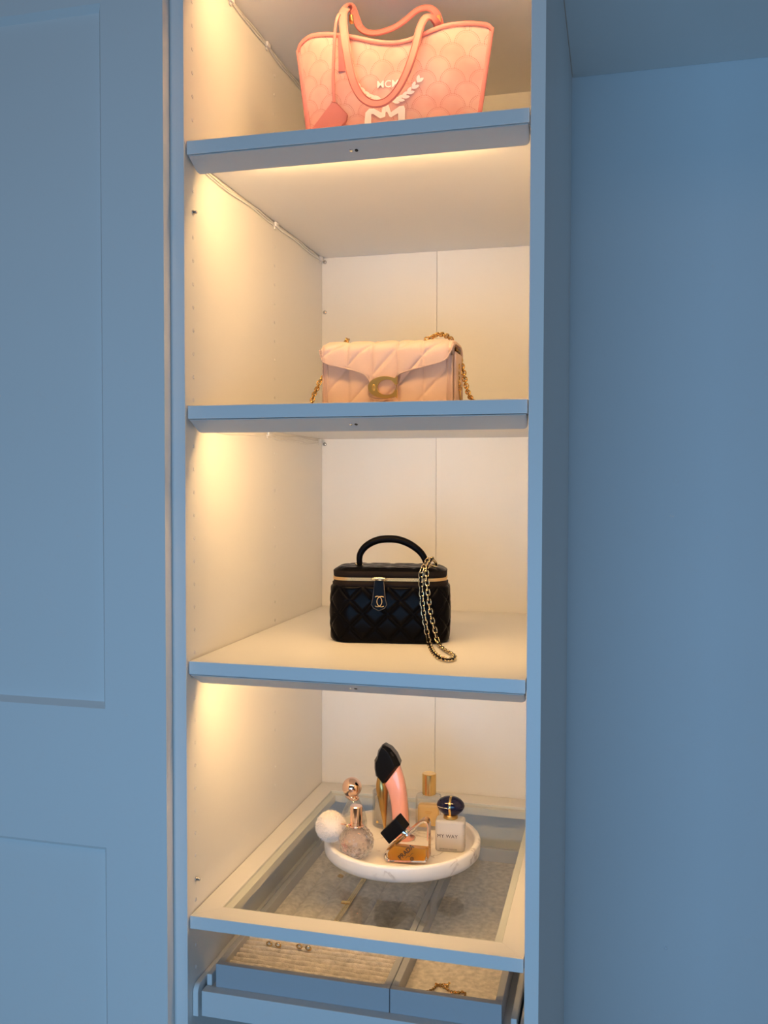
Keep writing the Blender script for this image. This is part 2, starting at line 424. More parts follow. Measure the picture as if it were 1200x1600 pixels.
light_bar(S1-.018, 'warm light bar under the shelf with the pink tote')
light_bar(S2-.018, 'warm light bar under the shelf with the nude bag')
light_bar(S3-.018, 'warm light bar under the shelf with the black vanity bag')
light_bar(TOP, 'warm light bar at the top of the wardrobe above the pink tote')

# ---- cables along the corner of side and shelf
def cable(label, zc, clips, y0, y1, sag):
    t = thing('light_cable', label, 'cable', (.004, .3, zc-.01), 'light bar cables')
    for q, (ox, oz) in enumerate(((.0018, -.0035), (.0022, -.0062))):
        P = []
        n = 15
        for i in range(n+1):
            s = i/n; y = y0 + (y1-y0)*s
            d = min(abs(y-c) for c in clips) ; wv = .0016*math.sin(y*31+q*.8) * min(1, d/.03)
            P.append((ox + abs(wv)*.3, y, zc + oz + wv - sag*min(1, d/.05)*(1 if q else .25)))
        V, Fc = tube(spline(P, 3), .0013, 6); mk('wire', V, Fc, M['plastic'], t, smooth=True)
    for c in clips:
        Vb, Fb = merge([boxg((.0004, c-.006, zc-.0085), (.0062, c+.006, zc-.0006)), boxg((.0004, c-.0035, zc-.013), (.0025, c+.0035, zc-.008))])
        mk('cable_clip', Vb, Fb, M['plastic'], t, bevel=.0008)
    return t
cable('thin white twin cable along the top corner beside the pink tote', TOP, (.152, .298, .58), .048, .586, .004)
cable('thin white twin cable under the shelf with the pink tote', S1-.018, (.335, .578), .048, .586, .001)
cable('thin white twin cable under the shelf with the nude bag', S2-.018, (.30, .575), .048, .586, .006)
cable('thin white twin cable under the shelf with the black vanity bag', S3-.018, (.30, .575), .048, .586, .003)

# ---- glass shelf
gs = thing('glass_shelf', 'white framed glass shelf under the round marble tray', 'shelf', (W/2, .3, S4-.018))
x0, x1, y0, y1 = .0017, W-.0017, .005, D-.001
ix0, ix1, iy0, iy1 = .0345, .4310, .0405, .5480         # opening down to the ledge
lx0, lx1, ly0, ly1 = .0460, .4200, .0505, .5370         # clear opening
def rail(a, b, c, d, ai, bi, ci, di):
    """mitred rail: top face a-b (outer) to c-d (rebate), ledge c-d to ci-di"""
    pass
def rail_mesh(o0, o1, i0, i1, l0, l1):
    z0, zl, z1 = S4-.018, S4-.0045, S4
    V = [(*o0, z0), (*o1, z0), (*o0, z1), (*o1, z1), (*i0, z1), (*i1, z1), (*i0, zl), (*i1, zl), (*l0, zl), (*l1, zl), (*l0, z0), (*l1, z0)]
    Fc = [(0,1,3,2), (2,3,5,4), (4,5,7,6), (6,7,9,8), (8,9,11,10), (10,11,1,0), (0,2,4,6,8,10), (1,11,9,7,5,3)]
    return V, Fc
O = [(x0,y0),(x1,y0),(x1,y1),(x0,y1)]; I = [(ix0,iy0),(ix1,iy0),(ix1,iy1),(ix0,iy1)]; Lg = [(lx0,ly0),(lx1,ly0),(lx1,ly1),(lx0,ly1)]
for k in range(4):
    j = (k+1) % 4; V, Fc = rail_mesh(O[k], O[j], I[k], I[j], Lg[k], Lg[j]); mk('frame_rail', V, Fc, M['foil'], gs, bevel=.0004)
box('glass_pane', (ix0+.0006, iy0+.0006, S4-.0044), (ix1-.0006, iy1-.0006, S4-.0004), M['pane'], gs, .0004)

# ---- pull-out tray
pt = thing('pull_out_tray', 'white pull-out tray beneath the glass shelf, holding two jewellery inserts', 'tray', (W/2, .3, .752))
box('tray_front', (.0125, .017, .7525), (W-.0125, .033, .7885), M['traygrey'], pt, .001)
box('tray_base', (.0125, .033, .7765), (W-.0125, .56, .7875), M['traygrey'], pt, .0005)
for sx in (0, 1):
    a, b = ((.0125, .0205), (W-.0205, W-.0125))[sx]
    box('tray_side', (a, .034, .7525), (b, .56, .8040), M['traygrey'], pt, .0015)
    a, b = ((.0005, .0085), (W-.0085, W-.0005))[sx]
    V = []
    for (y, z) in [(.014,.7525),(.014,.786),(.0155,.791),(.019,.795),(.024,.797),(.55,.797),(.55,.7525)]: V.append((a, y, z))
    V, Fc = prism(V, (b-a, 0, 0)); mk('slide_rail', V, Fc, M['plastic'], pt, bevel=.001)
box('tray_back', (.0125, .56, .7525), (W-.0125, .570, .8040), M['traygrey'], pt, .001)

def felt_floor(name, X0, X1, Y0, Y1, z, amp, pitch, m, parent, axis='y', n=140, shift=0):
    """padded felt with rolls running across `axis`"""
    V = []; Fc = []
    na, nb = (n, 24)
    for i in range(na+1):
        s = i/na
        for j in range(nb+1):
            t = j/nb
            x, y = (X0+(X1-X0)*t, Y0+(Y1-Y0)*s) if axis == 'y' else (X0+(X1-X0)*s, Y0+(Y1-Y0)*t)
            q = (y-Y0 if axis == 'y' else x-X0+.0405-shift)/pitch
            h = abs(math.sin(PI*q))**(.6 if axis == 'y' else .5) if amp else 0
            edge = min(1, min(s, 1-s, t, 1-t)*30) if not amp else 1
            V.append((x, y, z + amp*h*(.93+.07*math.sin(x*140+math.floor(q)*2.1)) + (random.uniform(-.0002, .0002))*edge))
    for i in range(na):
        for j in range(nb):
            a = i*(nb+1)+j; Fc.append((a, a+1, a+nb+2, a+nb+1))
    return mk(name, V, Fc, m, parent, smooth=True)
BZ0, BZ1 = .7880, .8215
ba = thing('jewellery_insert', 'wide grey-white jewellery insert with ribbed ring rolls, left on the tray', 'insert', (.154, .27, BZ0))
bb = thing('jewellery_insert', 'narrow grey-white jewellery insert lined with plain felt, right on the tray', 'insert', (.357, .27, BZ0))
def insert(t, X0, X1, Y0, Y1, wt=.0095):
    box('insert_front', (X0, Y0, BZ0), (X1, Y0+wt, BZ1), M['box'], t, .0008)
    box('insert_back', (X0, Y1-wt, BZ0), (X1, Y1, BZ1), M['box'], t, .0008)
    box('insert_side', (X0, Y0+wt, BZ0), (X0+wt, Y1-wt, BZ1), M['box'], t, .0008)
    box('insert_side', (X1-wt, Y0+wt, BZ0), (X1, Y1-wt, BZ1), M['box'], t, .0008)
    box('insert_base', (X0+wt, Y0+wt, BZ0), (X1-wt, Y1-wt, BZ0+.004), M['box'], t, .0003)
insert(ba, .0275, .2805, .032, .545); insert(bb, .2815, .4320, .032, .545)
felt_floor('ring_rolls', .0372, .2708, .0420, .1765, .8040, .0095, .01223, M['felt'], ba, 'y', 200)
box('cross_divider', (.0372, .1765, BZ0+.0042), (.2708, .1805, .8165), M['box'], ba, .0006)
felt_floor('lane_rolls', .0372, .2708, .1808, .5352, .7955, .0085, .0405, M['felt'], ba, 'x', 200, .0268)
felt_floor('felt_lining', .2912, .4223, .0418, .5352, .7975, 0, .02, M['felt'], bb, 'y', 60)

# jewellery
def earring(x, y, z, k, label):
    t = thing('earring', label, 'earring', (x, y, z), 'pearl stud earrings on the ring rolls')
    V, Fc = sphere((x, y, z+.0045), .0032 if k else .0027, 14, 9); mk('pearl', V, Fc, M['silver'], t, smooth=True)
    P = [(x+.0042*math.cos(a), y-.0008, z+.0036+.0032*math.sin(a)) for a in [i*2*PI/14 for i in range(14)]]
    V, Fc = tube(P, .0009, 6, True); mk('setting', V, Fc, M['antique'], t, smooth=True)
for i, (u, v) in enumerate(((421, 1474), (435, 1476), (468, 1478), (482, 1481))):
    q = at(u, v, 'z', .8165)
    earring(q.x, q.y, .8125, i % 2, ['stud earring first from the left on the ribbed rolls', 'stud earring second from the left on the ribbed rolls', 'stud earring third from the left on the ribbed rolls', 'stud earring fourth from the left on the ribbed rolls'][i])
def pixpath(pts, z): return [at(u, v, 'z', z) for u, v in pts]
t = thing('chain_bracelet', 'thin gold chain bracelet lying on plain felt of the right insert', 'bracelet', at(695, 1545, 'z', .798))
P = spline(pixpath([(662,1550),(670,1548.5),(677,1545),(683,1540),(690,1541),(697,1544),(702,1548),(708,1550),(716,1551),(722,1550),(727,1552),(726,1557),(722,1558)], .7995), 6)
V, Fc = chain(P, .0036, .0026, .0006, 50); mk('links', V, Fc, M['antique'], t, smooth=True)
P = spline(pixpath([(682,1538),(688,1538.5),(694,1538),(700,1539)], .8008), 5); V, Fc = chain(P, .0036, .0026, .0006, 50); mk('links', V, Fc, M['antique'], t, smooth=True)
V, Fc = merge([sphere(at(u, v, 'z', .8005), r, 10, 7) for u, v, r in ((681,1537,.0016),(702,1536,.0017),(699,1540,.0027),(716,1550,.0019),(722,1549.5,.0019),(710,1549.5,.0017))])
mk('beads', V, Fc, M['gold'], t, smooth=True)
# link watch-bracelet seen through the glass
t = thing('gold_bracelet', 'broad gold mesh bracelet with square clasp seen through the glass', 'bracelet', at(545, 1405, 'z', .798))
a = at(524, 1443, 'z', .8030); b = at(572, 1370, 'z', .8030); G = []; ax = (b-a).normalized(); sd = ax.cross(Vector((0,0,1))).normalized(); n = int((b-a).length/.0042)
for i in range(n):
    for k in (-1, 0, 1):
        c = a + ax*(.0042*(i + .5*(k == 0))) + sd*(k*.0033) + Vector((0,0,.001)); v, f = sphere(c, .0019, 8, 5, (1,1,.6)); G.append((v, f))
V, Fc = merge(G); mk('mesh_band', V, Fc, M['palegold'], t, smooth=True)
c = at(540, 1411, 'z', .8045); V, Fc = boxg((-.0075, -.0035, -.0005), (.0075, .0035, .0022)); V = [c + sd*v[0] + ax*v[1] + Vector((0,0,v[2])) for v in V]
mk('clasp', V, Fc, M['gold'], t, bevel=.0008)
t = thing('small_charm', 'small gold ring charm on felt, seen through glass left of the tray', 'charm', at(532, 1369, 'z', .798))
G = [tube([at(532, 1369, 'z', .8045) + Vector((r*math.cos(q+s), r*math.sin(q+s)*.8, .0005*math.sin(q*2)+s*.001)) for q in [i*2*PI/14 for i in range(14)]], .0009, 6, True) for r, s in ((.005, 0), (.0038, 1))]
V, Fc = merge(G); mk('rings', V, Fc, M['gold'], t, smooth=True)

# ---- neighbouring wardrobe with its framed door
nw = thing('closed_wardrobe', 'neighbouring white wardrobe with framed panel door, left of the open one', 'wardrobe', (-.55, .3, 0))
box('side_panel', (-SP-.0195, .0005, 0), (-SP-.0012, D+.005, TOP+.03), M['foil'], nw, .0006)
box('carcass_base', (-1.05, .004, .0), (-.0385, D, .08), M['foil'], nw, .001)
dr = bpy.data.objects.new('door', None)
DX1 = -.0200; DY0 = -.0202; DY1 = -.0022; DX0 = -.62
def door_mesh():
    # face plane DY0, recessed fields 10 mm deep with a chamfer 7.6 mm wide
    xi = -.1128; xl = DX0 + .093; d, h = .010, .0076
    fields = [(1.1885, 2.150), (.10, .9940)]
    V = []; Fc = []
    def q(*c): n = len(V); V.extend(c); Fc.append((n, n+1, n+2, n+3))
    Z0, Z1 = .03, 2.252
    q((DX0,DY0,Z0),(xl,DY0,Z0),(xl,DY0,Z1),(DX0,DY0,Z1)); q((xi,DY0,Z0),(DX1,DY0,Z0),(DX1,DY0,Z1),(xi,DY0,Z1))
    zs = [Z0, fields[1][0], fields[1][1], fields[0][0], fields[0][1], Z1]
    for a, b in ((zs[0], zs[1]), (zs[2], zs[3]), (zs[4], zs[5])): q((xl,DY0,a),(xi,DY0,a),(xi,DY0,b),(xl,DY0,b))
    for a, b in fields:
        y = DY0 + d; A = [(xl,DY0,a),(xi,DY0,a),(xi,DY0,b),(xl,DY0,b)]; B = [(xl+h,y,a+h),(xi-h,y,a+h),(xi-h,y,b-h),(xl+h,y,b-h)]
        for k in range(4): j = (k+1) % 4; q(A[k], A[j], B[j], B[k])
        q(*B)
    q((DX0,DY1,Z0),(DX1,DY1,Z0),(DX1,DY1,Z1),(DX0,DY1,Z1))
    for a, b in (((DX0,Z0),(DX1,Z0)),((DX1,Z0),(DX1,Z1)),((DX1,Z1),(DX0,Z1)),((DX0,Z1),(DX0,Z0))):
        q((a[0],DY0,a[1]),(b[0],DY0,b[1]),(b[0],DY1,b[1]),(a[0],DY1,a[1]))
    return V, Fc
bpy.data.objects.remove(dr)
V, Fc = door_mesh()
do = mk('door', V, Fc, M['door'], nw)
bm = bmesh.new(); bm.from_mesh(do.data); bmesh.ops.remove_doubles(bm, verts=bm.verts, dist=1e-5); bmesh.ops.recalc_face_normals(bm, faces=bm.faces); bm.to_mesh(do.data); bm.free()
box('filler_strip', (-SP-.0012, .0012, 0), (-SP-.0001, .3, TOP+.03), M['foil'], nw, 0)
box('side_panel', (-1.07, .0005, 0), (-1.05, D, TOP+.03), M['foil'], nw, .0006)
box('top_panel', (-1.05, .002, TOP+.012), (-.0385, D, TOP+.03), M['foil'], nw, .0006)
box('back_panel', (-1.05, D-.004, .08), (-.0385, D, TOP+.012), M['foil'], nw, 0)
box('door', (-1.068, DY0, .03), (DX0-.003, DY1, 2.252), M['door'], nw, .001)

# ------------------------------------------------------------------ pink tote
def build_tote():
    t = thing('tote_bag', 'pink patterned canvas tote bag with leather handles and cream crest on the top shelf', 'bag', (.255, .21, S1))
    z0 = S1 + .0006
    top = [(466.6,79),(469,70),(474,63),(482,56.5),(491,53),(506,51.5),(522,52),(553,56),(580,61.5),(604,64.5),(622,64),(638,60.5),(650,56),(662,51),(678,44),(696,38),(714,35),(730,34),(746,34.5),(758,36),(764,38.5),(768,43)]
    YE, B = .165, .028
    def yf(x, tt=1):
        s = max(-1, min(1, (x-.2495)/.1435)); return YE - B*(1-s*s) - (1-tt)*.006
    T = []
    for u, v in top:
        y = YE - .014
        for _ in range(4): p = at(u, v, 'y', y); y = yf(p.x)
        T.append(p)
    T = spline(T, 4); xl, xr = T[0].x, T[-1].x
    bl = at(482.7, 201, 'y', YE).x; br = at(749, 174, 'y', YE).x; zr = 2.03
    # width at floor by extending the side lines
    bl0 = xl + (bl-xl)*(T[0].z-z0)/(T[0].z-zr)*.97; br0 = xr + (br-xr)*(T[-1].z-z0)/(T[-1].z-zr)*.97
    n = len(T); m = 26; V = []; Fc = []; UV = []
    def pos(i, j, back=False, off=0):
        s = (T[i].x-xl)/(xr-xl); tt = j/m
        x = (bl0+(br0-bl0)*s)*(1-tt) + T[i].x*tt; z = z0*(1-tt) + T[i].z*tt
        e = 1-(2*s-1)**2
        y = YE - B*e*(.55+.45*tt) - .004*(1-tt) - off
        # soft dents in the canvas
        y += .0016*math.sin(s*19+tt*2)*math.sin(tt*PI)
        if back: y = 2*.198 - y; x = .2555 + (x-.2495)*.84
        return Vector((x, y, z))
    for back in (False, True):
        for i in range(n):
            for j in range(m+1):
                V.append(pos(i, j, back)); q = pos(i, j); UV.append((q.x, q.z - z0))
    N = n*(m+1)
    for k in (0, N):
        for i in range(n-1):
            for j in range(m):
                a = k+i*(m+1)+j; Fc.append((a, a+1, a+m+2, a+m+1))
    o = mk('body', V, Fc, M['canvas'], t, smooth=True, uv=UV)
    md = o.modifiers.new('solid', 'SOLIDIFY'); md.thickness = .0016; md.offset = 0
    for i, nm in ((0, 'gusset'), (n-1, 'gusset')):       # folded sides
        V = []; Fc = []; sg = 1 if i == 0 else -1
        for j in range(m+1):
            a = pos(i, j); b = pos(i, j, True); mid = (a+b)/2 + Vector((sg*.030*(j/m), 0, 0)); V += [a, (a+mid)/2 + Vector((0, 0, 0)), mid, (b+mid)/2, b]
        for j in range(m):
            for k in range(4): Fc.append((j*5+k, j*5+k+1, j*5+k+6, j*5+k+5))
        o = mk(nm, V, Fc, M['canvas'], t, smooth=True, uv=[(v.y, v.z-z0) for v in V]); md = o.modifiers.new('solid', 'SOLIDIFY'); md.thickness = .0014; md.offset = 0
    V = [pos(i, 0) for i in range(n)] + [pos(i, 0, True) for i in range(n-1, -1, -1)]
    V, Fc = prism(V, (0, 0, .003)); mk('bottom', V, Fc, M['pink_leather'], t)
    # leather binding on rim and seams of front and back
    for back in (False, True):
        yo = lambda i, j: pos(i, j, back)
        P = [yo(i, m) for i in range(n)]; V, Fc = ribbon([p + Vector((0, (0), -.0025)) for p in P], .0066, .0034, (0, 0, 1)); mk('rim_binding', V, Fc, M['pink_leather'], t, smooth=True)
        V, Fc = tube([p + Vector((0, (.0022 if back else -.0022), -.0060)) for p in P], .00042, 5); mk('rim_stitch', V, Fc, M['pink_seam'], t)
        for i in (0, n-1):
            P = [yo(i, j) for j in range(m+1)]; V, Fc = ribbon(P, .0075, .0034, (1, 0, 0)); mk('side_binding', V, Fc, M['pink_leather'], t, smooth=True)
            sg = 1 if i == 0 else -1
            V, Fc = tube([p + Vector((sg*.0041, (.0015 if back else -.0015), 0)) for p in P], .0005, 5); mk('side_stitch', V, Fc, M['pink_seam'], t)
    def surf(x, z):
        s_ = (x-bl0)/(br0-bl0)
        for _ in range(6):
            f = max(0, min(n-1.001, max(0, min(1, s_))*(n-1)))
            # find the rim point whose s equals s_
            k = 0
            while k < n-2 and (T[k+1].x-xl)/(xr-xl) < s_: k += 1
            a, b = T[k], T[k+1]; q = ((s_*(xr-xl)+xl) - a.x)/max(1e-9, b.x-a.x); zt = a.z + (b.z-a.z)*q
            tt = (z-z0)/(zt-z0); x_l = bl0*(1-tt)+xl*tt; x_r = br0*(1-tt)+xr*tt; s_ = (x-x_l)/(x_r-x_l)
        s_ = max(0, min(1, s_)); tt = max(0, min(1, tt)); e = 1-(2*s_-1)**2
        return YE - B*e*(.55+.45*tt) - .004*(1-tt) + .0016*math.sin(s_*19+tt*2)*math.sin(tt*PI)
    def onface(u, v, off=.001):
        y = YE-.02
        for _ in range(6): p = at(u, v, 'y', y - off); y = surf(p.x, p.z)
        return Vector((p.x, y - off, p.z))
    # printed crest: lettering, laurel, letter
    def decal(polys, nm='crest_print', off=.0022):
        G = []
        for P in polys:
            pts = [onface(u, v, off) for u, v in P]; c = sum(pts, Vector())/len(pts); k = len(pts)
            G.append((pts + [c], [(i, (i+1) % k, k) for i in range(k)]))
        V, Fc = merge(G); return mk(nm, V, Fc, M['print'], t)
    V2, F2 = text2d('MCM', 1, bold=.012)
    V = [onface(606 + x*15.5, 131.5 - y*15.5 - x*1.2, .0021) for x, y in V2]; mk('lettering', V, F2, M['print'], t)
    leaves = []
    def leaf(cx, cy, ang, L, wd):
        a = math.radians(ang); dx, dy = math.cos(a), -math.sin(a); nx, ny = dy, -dx; out = []
        for s, w_ in ((-.5, 0), (-.3, .6), (0, 1), (.28, .75), (.5, 0), (.28, -.75), (0, -1), (-.3, -.6)):
            out.append((cx + dx*L*s + nx*wd*w_/2, cy + dy*L*s + ny*wd*w_/2))
        leaves.append(out)
    for sgn in (1, -1):
        for k in range(6):
            s = k/5; x = 612 + 40*s; y = 157.5 - 2*s - 27*s**1.9
            tang = 8 + 48*s
            for side in (1, -1):
                a = tang + side*21; cx = x + 6*math.cos(math.radians(a)); cy = y - 6*math.sin(math.radians(a))
                L = 14.5 - 2*s
                if sgn == 1: leaf(cx, cy, a, L, 5.6)
                else: leaf(2*603.5 - cx, cy - 3.5 + (cx-603.5)*.10, 180-a+5, L, 5.2)
    decal(leaves, 'laurel_print')
    st = [[(597,162),(606,161),(606,164),(597,165)]]
    Mlet = [[(569.5,190),(570,200),(580,200),(580,178)],[(569.5,190),(571,176),(577,169.5),(584,170),(583,178),(579,178),(580,190)],
            [(583,169),(596,176),(597,184),(594,185),(583,178)],[(596,176),(598.5,164),(603,163.5),(602,182),(597,184)],
            [(603,163.5),(607,163.5),(611,176),(609,183),(604.5,174),(602.5,176)],[(611,175),(624,166),(628,173),(611,183.5),(608,181)],
            [(624,166),(631,165),(633,170),(632.5,192),(622,193),(622,176)]]
    decal(Mlet + st, 'crest_letter')
    # handles: the front one hangs down over the crest, the back one droops behind the rim
    def H(pts, y): return [at(u, v, 'y', yy) for (u, v), yy in zip(pts, y)]
    fl = [(541,14),(536,22),(537,45),(541,75),(546,105),(553,130),(564,150),(578,160.5),(592,162),(605,157),(619,143),(632,120),(642,95),(650,68),(656,45),(663,30),(671,27),(680,33),(686,44)]
    fy = [.155,.142,.132,.126,.124,.122,.121,.120,.120,.120,.120,.121,.123,.127,.131,.137,.144,.155,.168]
    P = spline(H(fl, fy), 5)
    wd_ = [Vector((1, .35, .5)) if k < len(P)*.18 else Vector((.9, .25, .55)) for k in range(len(P))]
    # width turns with the loop so the strap faces the room
    fr = frame_path(P); wl = []
    for p, tg, s, u_ in fr: wl.append(tg.cross(Vector((0, 1, 0))) + Vector((0, .25, 0)))
    V, Fc = ribbon(P, .0122, .0030, wl); mk('handle', V, Fc, M['pink_leather'], t)
    for q in (-.0048, .0048):
        Vs, Fs = tube([p + (w0 - tg*w0.dot(tg)).normalized()*q + Vector((0, -.0020, 0)) for (p, tg, s, u_), w0 in zip(fr, wl)], .00035, 4); mk('handle_stitch', Vs, Fs, M['pink_seam'], t)
    bl_ = [(537,52),(535,30),(537,14),(543,8),(550,12),(556,28),(562,42),(572,50),(585,52),(600,49),(618,42),(634,31),(648,19),(660,13),(672,13),(681,20),(686,32),(688,44)]
    by = [.150,.156,.165,.178,.190,.200,.208,.214,.218,.220,.222,.224,.224,.222,.222,.224,.228,.234]
    P = spline(H(bl_, by), 5); fr = frame_path(P); wl = [tg.cross(Vector((0, 1, 0))) + Vector((0, .5, 0)) for p, tg, s, u_ in fr]
    V, Fc = ribbon(P, .0118, .0030, wl); mk('handle', V, Fc, M['pink_leather'], t)
    for q in (-.0046, .0046):
        Vs, Fs = tube([p + (w0 - tg*w0.dot(tg)).normalized()*q + Vector((0, -.0020, 0)) for (p, tg, s, u_), w0 in zip(fr, wl)], .00035, 4); mk('handle_stitch', Vs, Fs, M['pink_seam'], t)
    # gold keeper studs
    for u, v, y in ((549, 30, .176), (686, 31, .215)):
        c = at(u, v, 'y', y); V, Fc = boxg((-.0028, -.004, -.0055), (.0028, .004, .0055)); mk('buckle', [c + Vector(q) for q in V], Fc, M['gold'], t, bevel=.0008, label='gold buckle')
    # strap end tab
    P = [onface(u, v, q) for u, v, q in ((533,55,.0045),(533.5,75,.004),(534,95,.003),(534,112,.0012))]
    V, Fc = ribbon(spline(P, 4), .0095, .003, (1, 0, 0)); mk('strap_tab', V, Fc, M['pink_leather'], t)
    # key-fob: thin loop and leather tag
    P = [at(530, 22, 'y', .137)] + [onface(u, v, .012) for u, v in ((526,32),(523.5,50),(522,75),(521,100),(520.5,125),(521.5,145),(522,160))]
    V, Fc = ribbon(spline(P, 5), .0042, .0022, (1, 0, 0)); mk('tag_cord', V, Fc, M['pink_leather'], t, smooth=True)
    tg_ = [onface(u, v, .014) for u, v in ((519,160),(526,161),(543,179),(541,189),(521,214),(487,214),(495,200))]
    yy = min(p.y for p in tg_); tg_ = [Vector((p.x, yy, p.z)) for p in tg_]
    V, Fc = prism(tg_, (0, .005, 0)); lt = mk('leather_tag', V, Fc, M['pink_leather'], t, bevel=.0012)
    e = [p + Vector((0, -.0004, 0)) for p in tg_]; V, Fc = tube([e[i] for i in (0,1,2,3,4)], .0005, 5); mk('tag_edge', V, Fc, M['pink_seam'], lt)
    return t
build_tote()

# ------------------------------------------------------------------ nude quilted shoulder bag
def build_tabby():
    t = thing('shoulder_bag', 'nude pink quilted leather flap bag with gold buckle and chain on second shelf', 'bag', (.23, .235, S2))
    X0, X1 = .1300, .3330; Y0, Y1 = .2030, .2720; Z0 = S2 + .0006; Z1 = 1.703
    def groove(x, z):
        """relief of quilting: verticals and slanting lines meeting them"""
        v = abs(((x-.1335+.0185) % .0388) - .0185); d = 9
        k = (x - .118 - (z-1.62)*.92) % .0525; d = min(k, .0525-k)*.74
        v = min(v, abs(.0388 - v) if v > .0388 else v)
        m_ = min(v, d); return .0036*(1 - math.exp(-(m_/.0034)**.95)) - .0022
    def slab(xa, xb, za_f, zb_f, y_f, nx, nz, nm, base=0, edge=.004):
        V = []; Fc = []
        for i in range(nx+1):
            for j in range(nz+1):
                s = i/nx; tt = j/nz; x = xa+(xb-xa)*s; za, zb = za_f(x), zb_f(x); z = za+(zb-za)*tt
                e = min(1, min(s, 1-s)*(xb-xa)/edge); e2 = math.sqrt(max(0, 1-(1-e)**2))
                V.append((x, y_f(x, z) - groove(x, z)*e2 + .003*(1-e2), z))
        for i in range(nx):
            for j in range(nz): a = i*(nz+1)+j; Fc.append((a, a+1, a+nz+2, a+nz+1))
        return V, Fc
    # body front (quilted) and the box behind it
    V, Fc = slab(X0, X1, lambda x: Z0, lambda x: Z1, lambda x, z: Y0 - .004*math.sin(PI*(x-X0)/(X1-X0)), 150, 70, 'front')
    mk('front_panel', V, Fc, M['nude'], t, smooth=True)
    box('body', (X0+.0015, Y0+.001, Z0), (X1-.0015, Y1, Z1), M['nude'], t, .004, seg=3)
    # welted vertical seams near both ends and side gussets
    for x in (X0+.0012, X0+.0085, X1-.0085, X1-.0012):
        V, Fc = tube([(x, Y0-.0012, Z0+.001), (x, Y0-.0015, (Z0+Z1)/2), (x, Y0-.0012, Z1)], .0011, 6); mk('welt', V, Fc, M['nude'], t, smooth=True)
    for sx, x in ((1, X1), (-1, X0)):
        V, Fc = boxg((x-.0005 if sx > 0 else x-.0035, Y0+.008, Z0+.002), (x+.0035 if sx > 0 else x+.0005, Y1-.008, Z1-.004)); mk('side_gusset', V, Fc, M['nude'], t, bevel=.0015)
    # flap: comes up from the back, rolls over the top, falls in front with a curved hem and centre tongue
    hem = [(499.5,548),(502.5,562.5),(510,569),(527,573.5),(545,577.5),(558,581),(567.5,585),(573,589.5),(577.5,599),(578,622)]
    hem2 = [(617,622),(617,600),(618.5,590),(622,585.5),(640,579),(665,572.5),(690,565.5),(699,559),(705.5,547),(709,538)]
    FY = .1925
    A = [at(u, v, 'y', FY) for u, v in hem]; Bq = [at(u, v, 'y', FY) for u, v in hem2]
    XA, XB = A[0].x, Bq[-1].x
    pts = A + Bq
    def hemz(x):
        x = max(XA, min(XB, x))
        for a, b in zip(pts, pts[1:]):
            if a.x-1e-9 <= x <= b.x+1e-9: return a.z + (b.z-a.z)*((x-a.x)/max(1e-9, b.x-a.x))
        return pts[-1].z
    ZT = 1.7165; R = .020
    nx = 190; V = []; Fc = []; rows = 64
    for i in range(nx+1):
        s = i/nx; x = XA + (XB-XA)*s; h = hemz(x)
        e = min(1, min(s, 1-s)*(XB-XA)/.010); rd = 1-math.sqrt(max(0, 1-(1-e)**2))     # rounded ends
        tilt = .0015*(1-s)
        path = []                                            # front fall, roll, top, roll, back
        zt = ZT + tilt - .006*rd
        front_y = FY + .0035*rd
        L1 = max(.004, (zt-R) - h); n1 = 34
        for j in range(n1): path.append((front_y, h + L1*j/n1, 0))
        for j in range(14): a = PI/2*j/13; path.append((front_y + R*(1-math.cos(a)), zt-R + R*math.sin(a), a))
        for j in range(1, 5): path.append((front_y+R + (Y1+.003-R*.7-front_y-R)*j/4, zt + .001, PI/2))
        for j in range(1, 12): a = PI/2*j/11; path.append((Y1+.003-R*.7 + R*.7*math.sin(a), zt+.001-R*.7*(1-math.cos(a)), PI/2+a))
        path.append((Y1+.004, 1.63, PI))
        for j, (y, z, a) in enumerate(path):
            zz = z + (.018*a/(PI/2) if a else 0)
            g = groove(x, zz if a else z)*(1-rd) if a < PI*.6 else 0
            if j == 0: g = -.002
            elif j == 1: g = -.0003
            V.append((x + (0), y - g*math.cos(min(a, PI/2)), z + g*math.sin(min(a, PI/2))))
    rows = len(path)
    for i in range(nx):
        for j in range(rows-1): a = i*rows+j; Fc.append((a, a+1, a+rows+1, a+rows))
    o = mk('flap', V, Fc, M['nude'], t, smooth=True); md = o.modifiers.new('solid', 'SOLIDIFY'); md.thickness = .0028; md.offset = -1
    V, Fc = tube([(p.x, FY-.0008, p.z+.0007) for p in spline(pts, 4)], .0009, 6); mk('flap_piping', V, Fc, M['nude'], t, smooth=True)
    # C shaped buckle
    YB = FY - .0062
    def P2(u, v): return at(u, v, 'y', YB)
    out = []
    for k in range(25):
        a = math.radians(47 + (313-47)*k/24); out.append((601 + 26.3*math.cos(a), 605 - 17.2*math.sin(a)))
    inn = []
    for k in range(25):
        a = math.radians(318 - (318-42)*k/24); inn.append((604 + 14.6*math.cos(a), 605 - 12.2*math.sin(a)))
    ring = [(620.3,587.8)] + [(616.5,590.5)] + out[1:-1] + [(616,619.5),(620.3,622.3),(620.5,609.5),(617,609),(614,613.5)] + inn + [(614,596),(617,600.5),(620.5,600)]
    pts3 = [P2(u, v) for u, v in ring]
    V, Fc = prism(pts3, (0, .0042, 0)); o = mk('buckle', V, Fc, M['buckle'], t, bevel=.0011, seg=3, angle=40, label='gold letter-shaped buckle')
    bm = bmesh.new(); bm.from_mesh(o.data); bmesh.ops.triangulate(bm, faces=[f for f in bm.faces if len(f.verts) > 4], ngon_method='EAR_CLIP'); bm.to_mesh(o.data); bm.free()
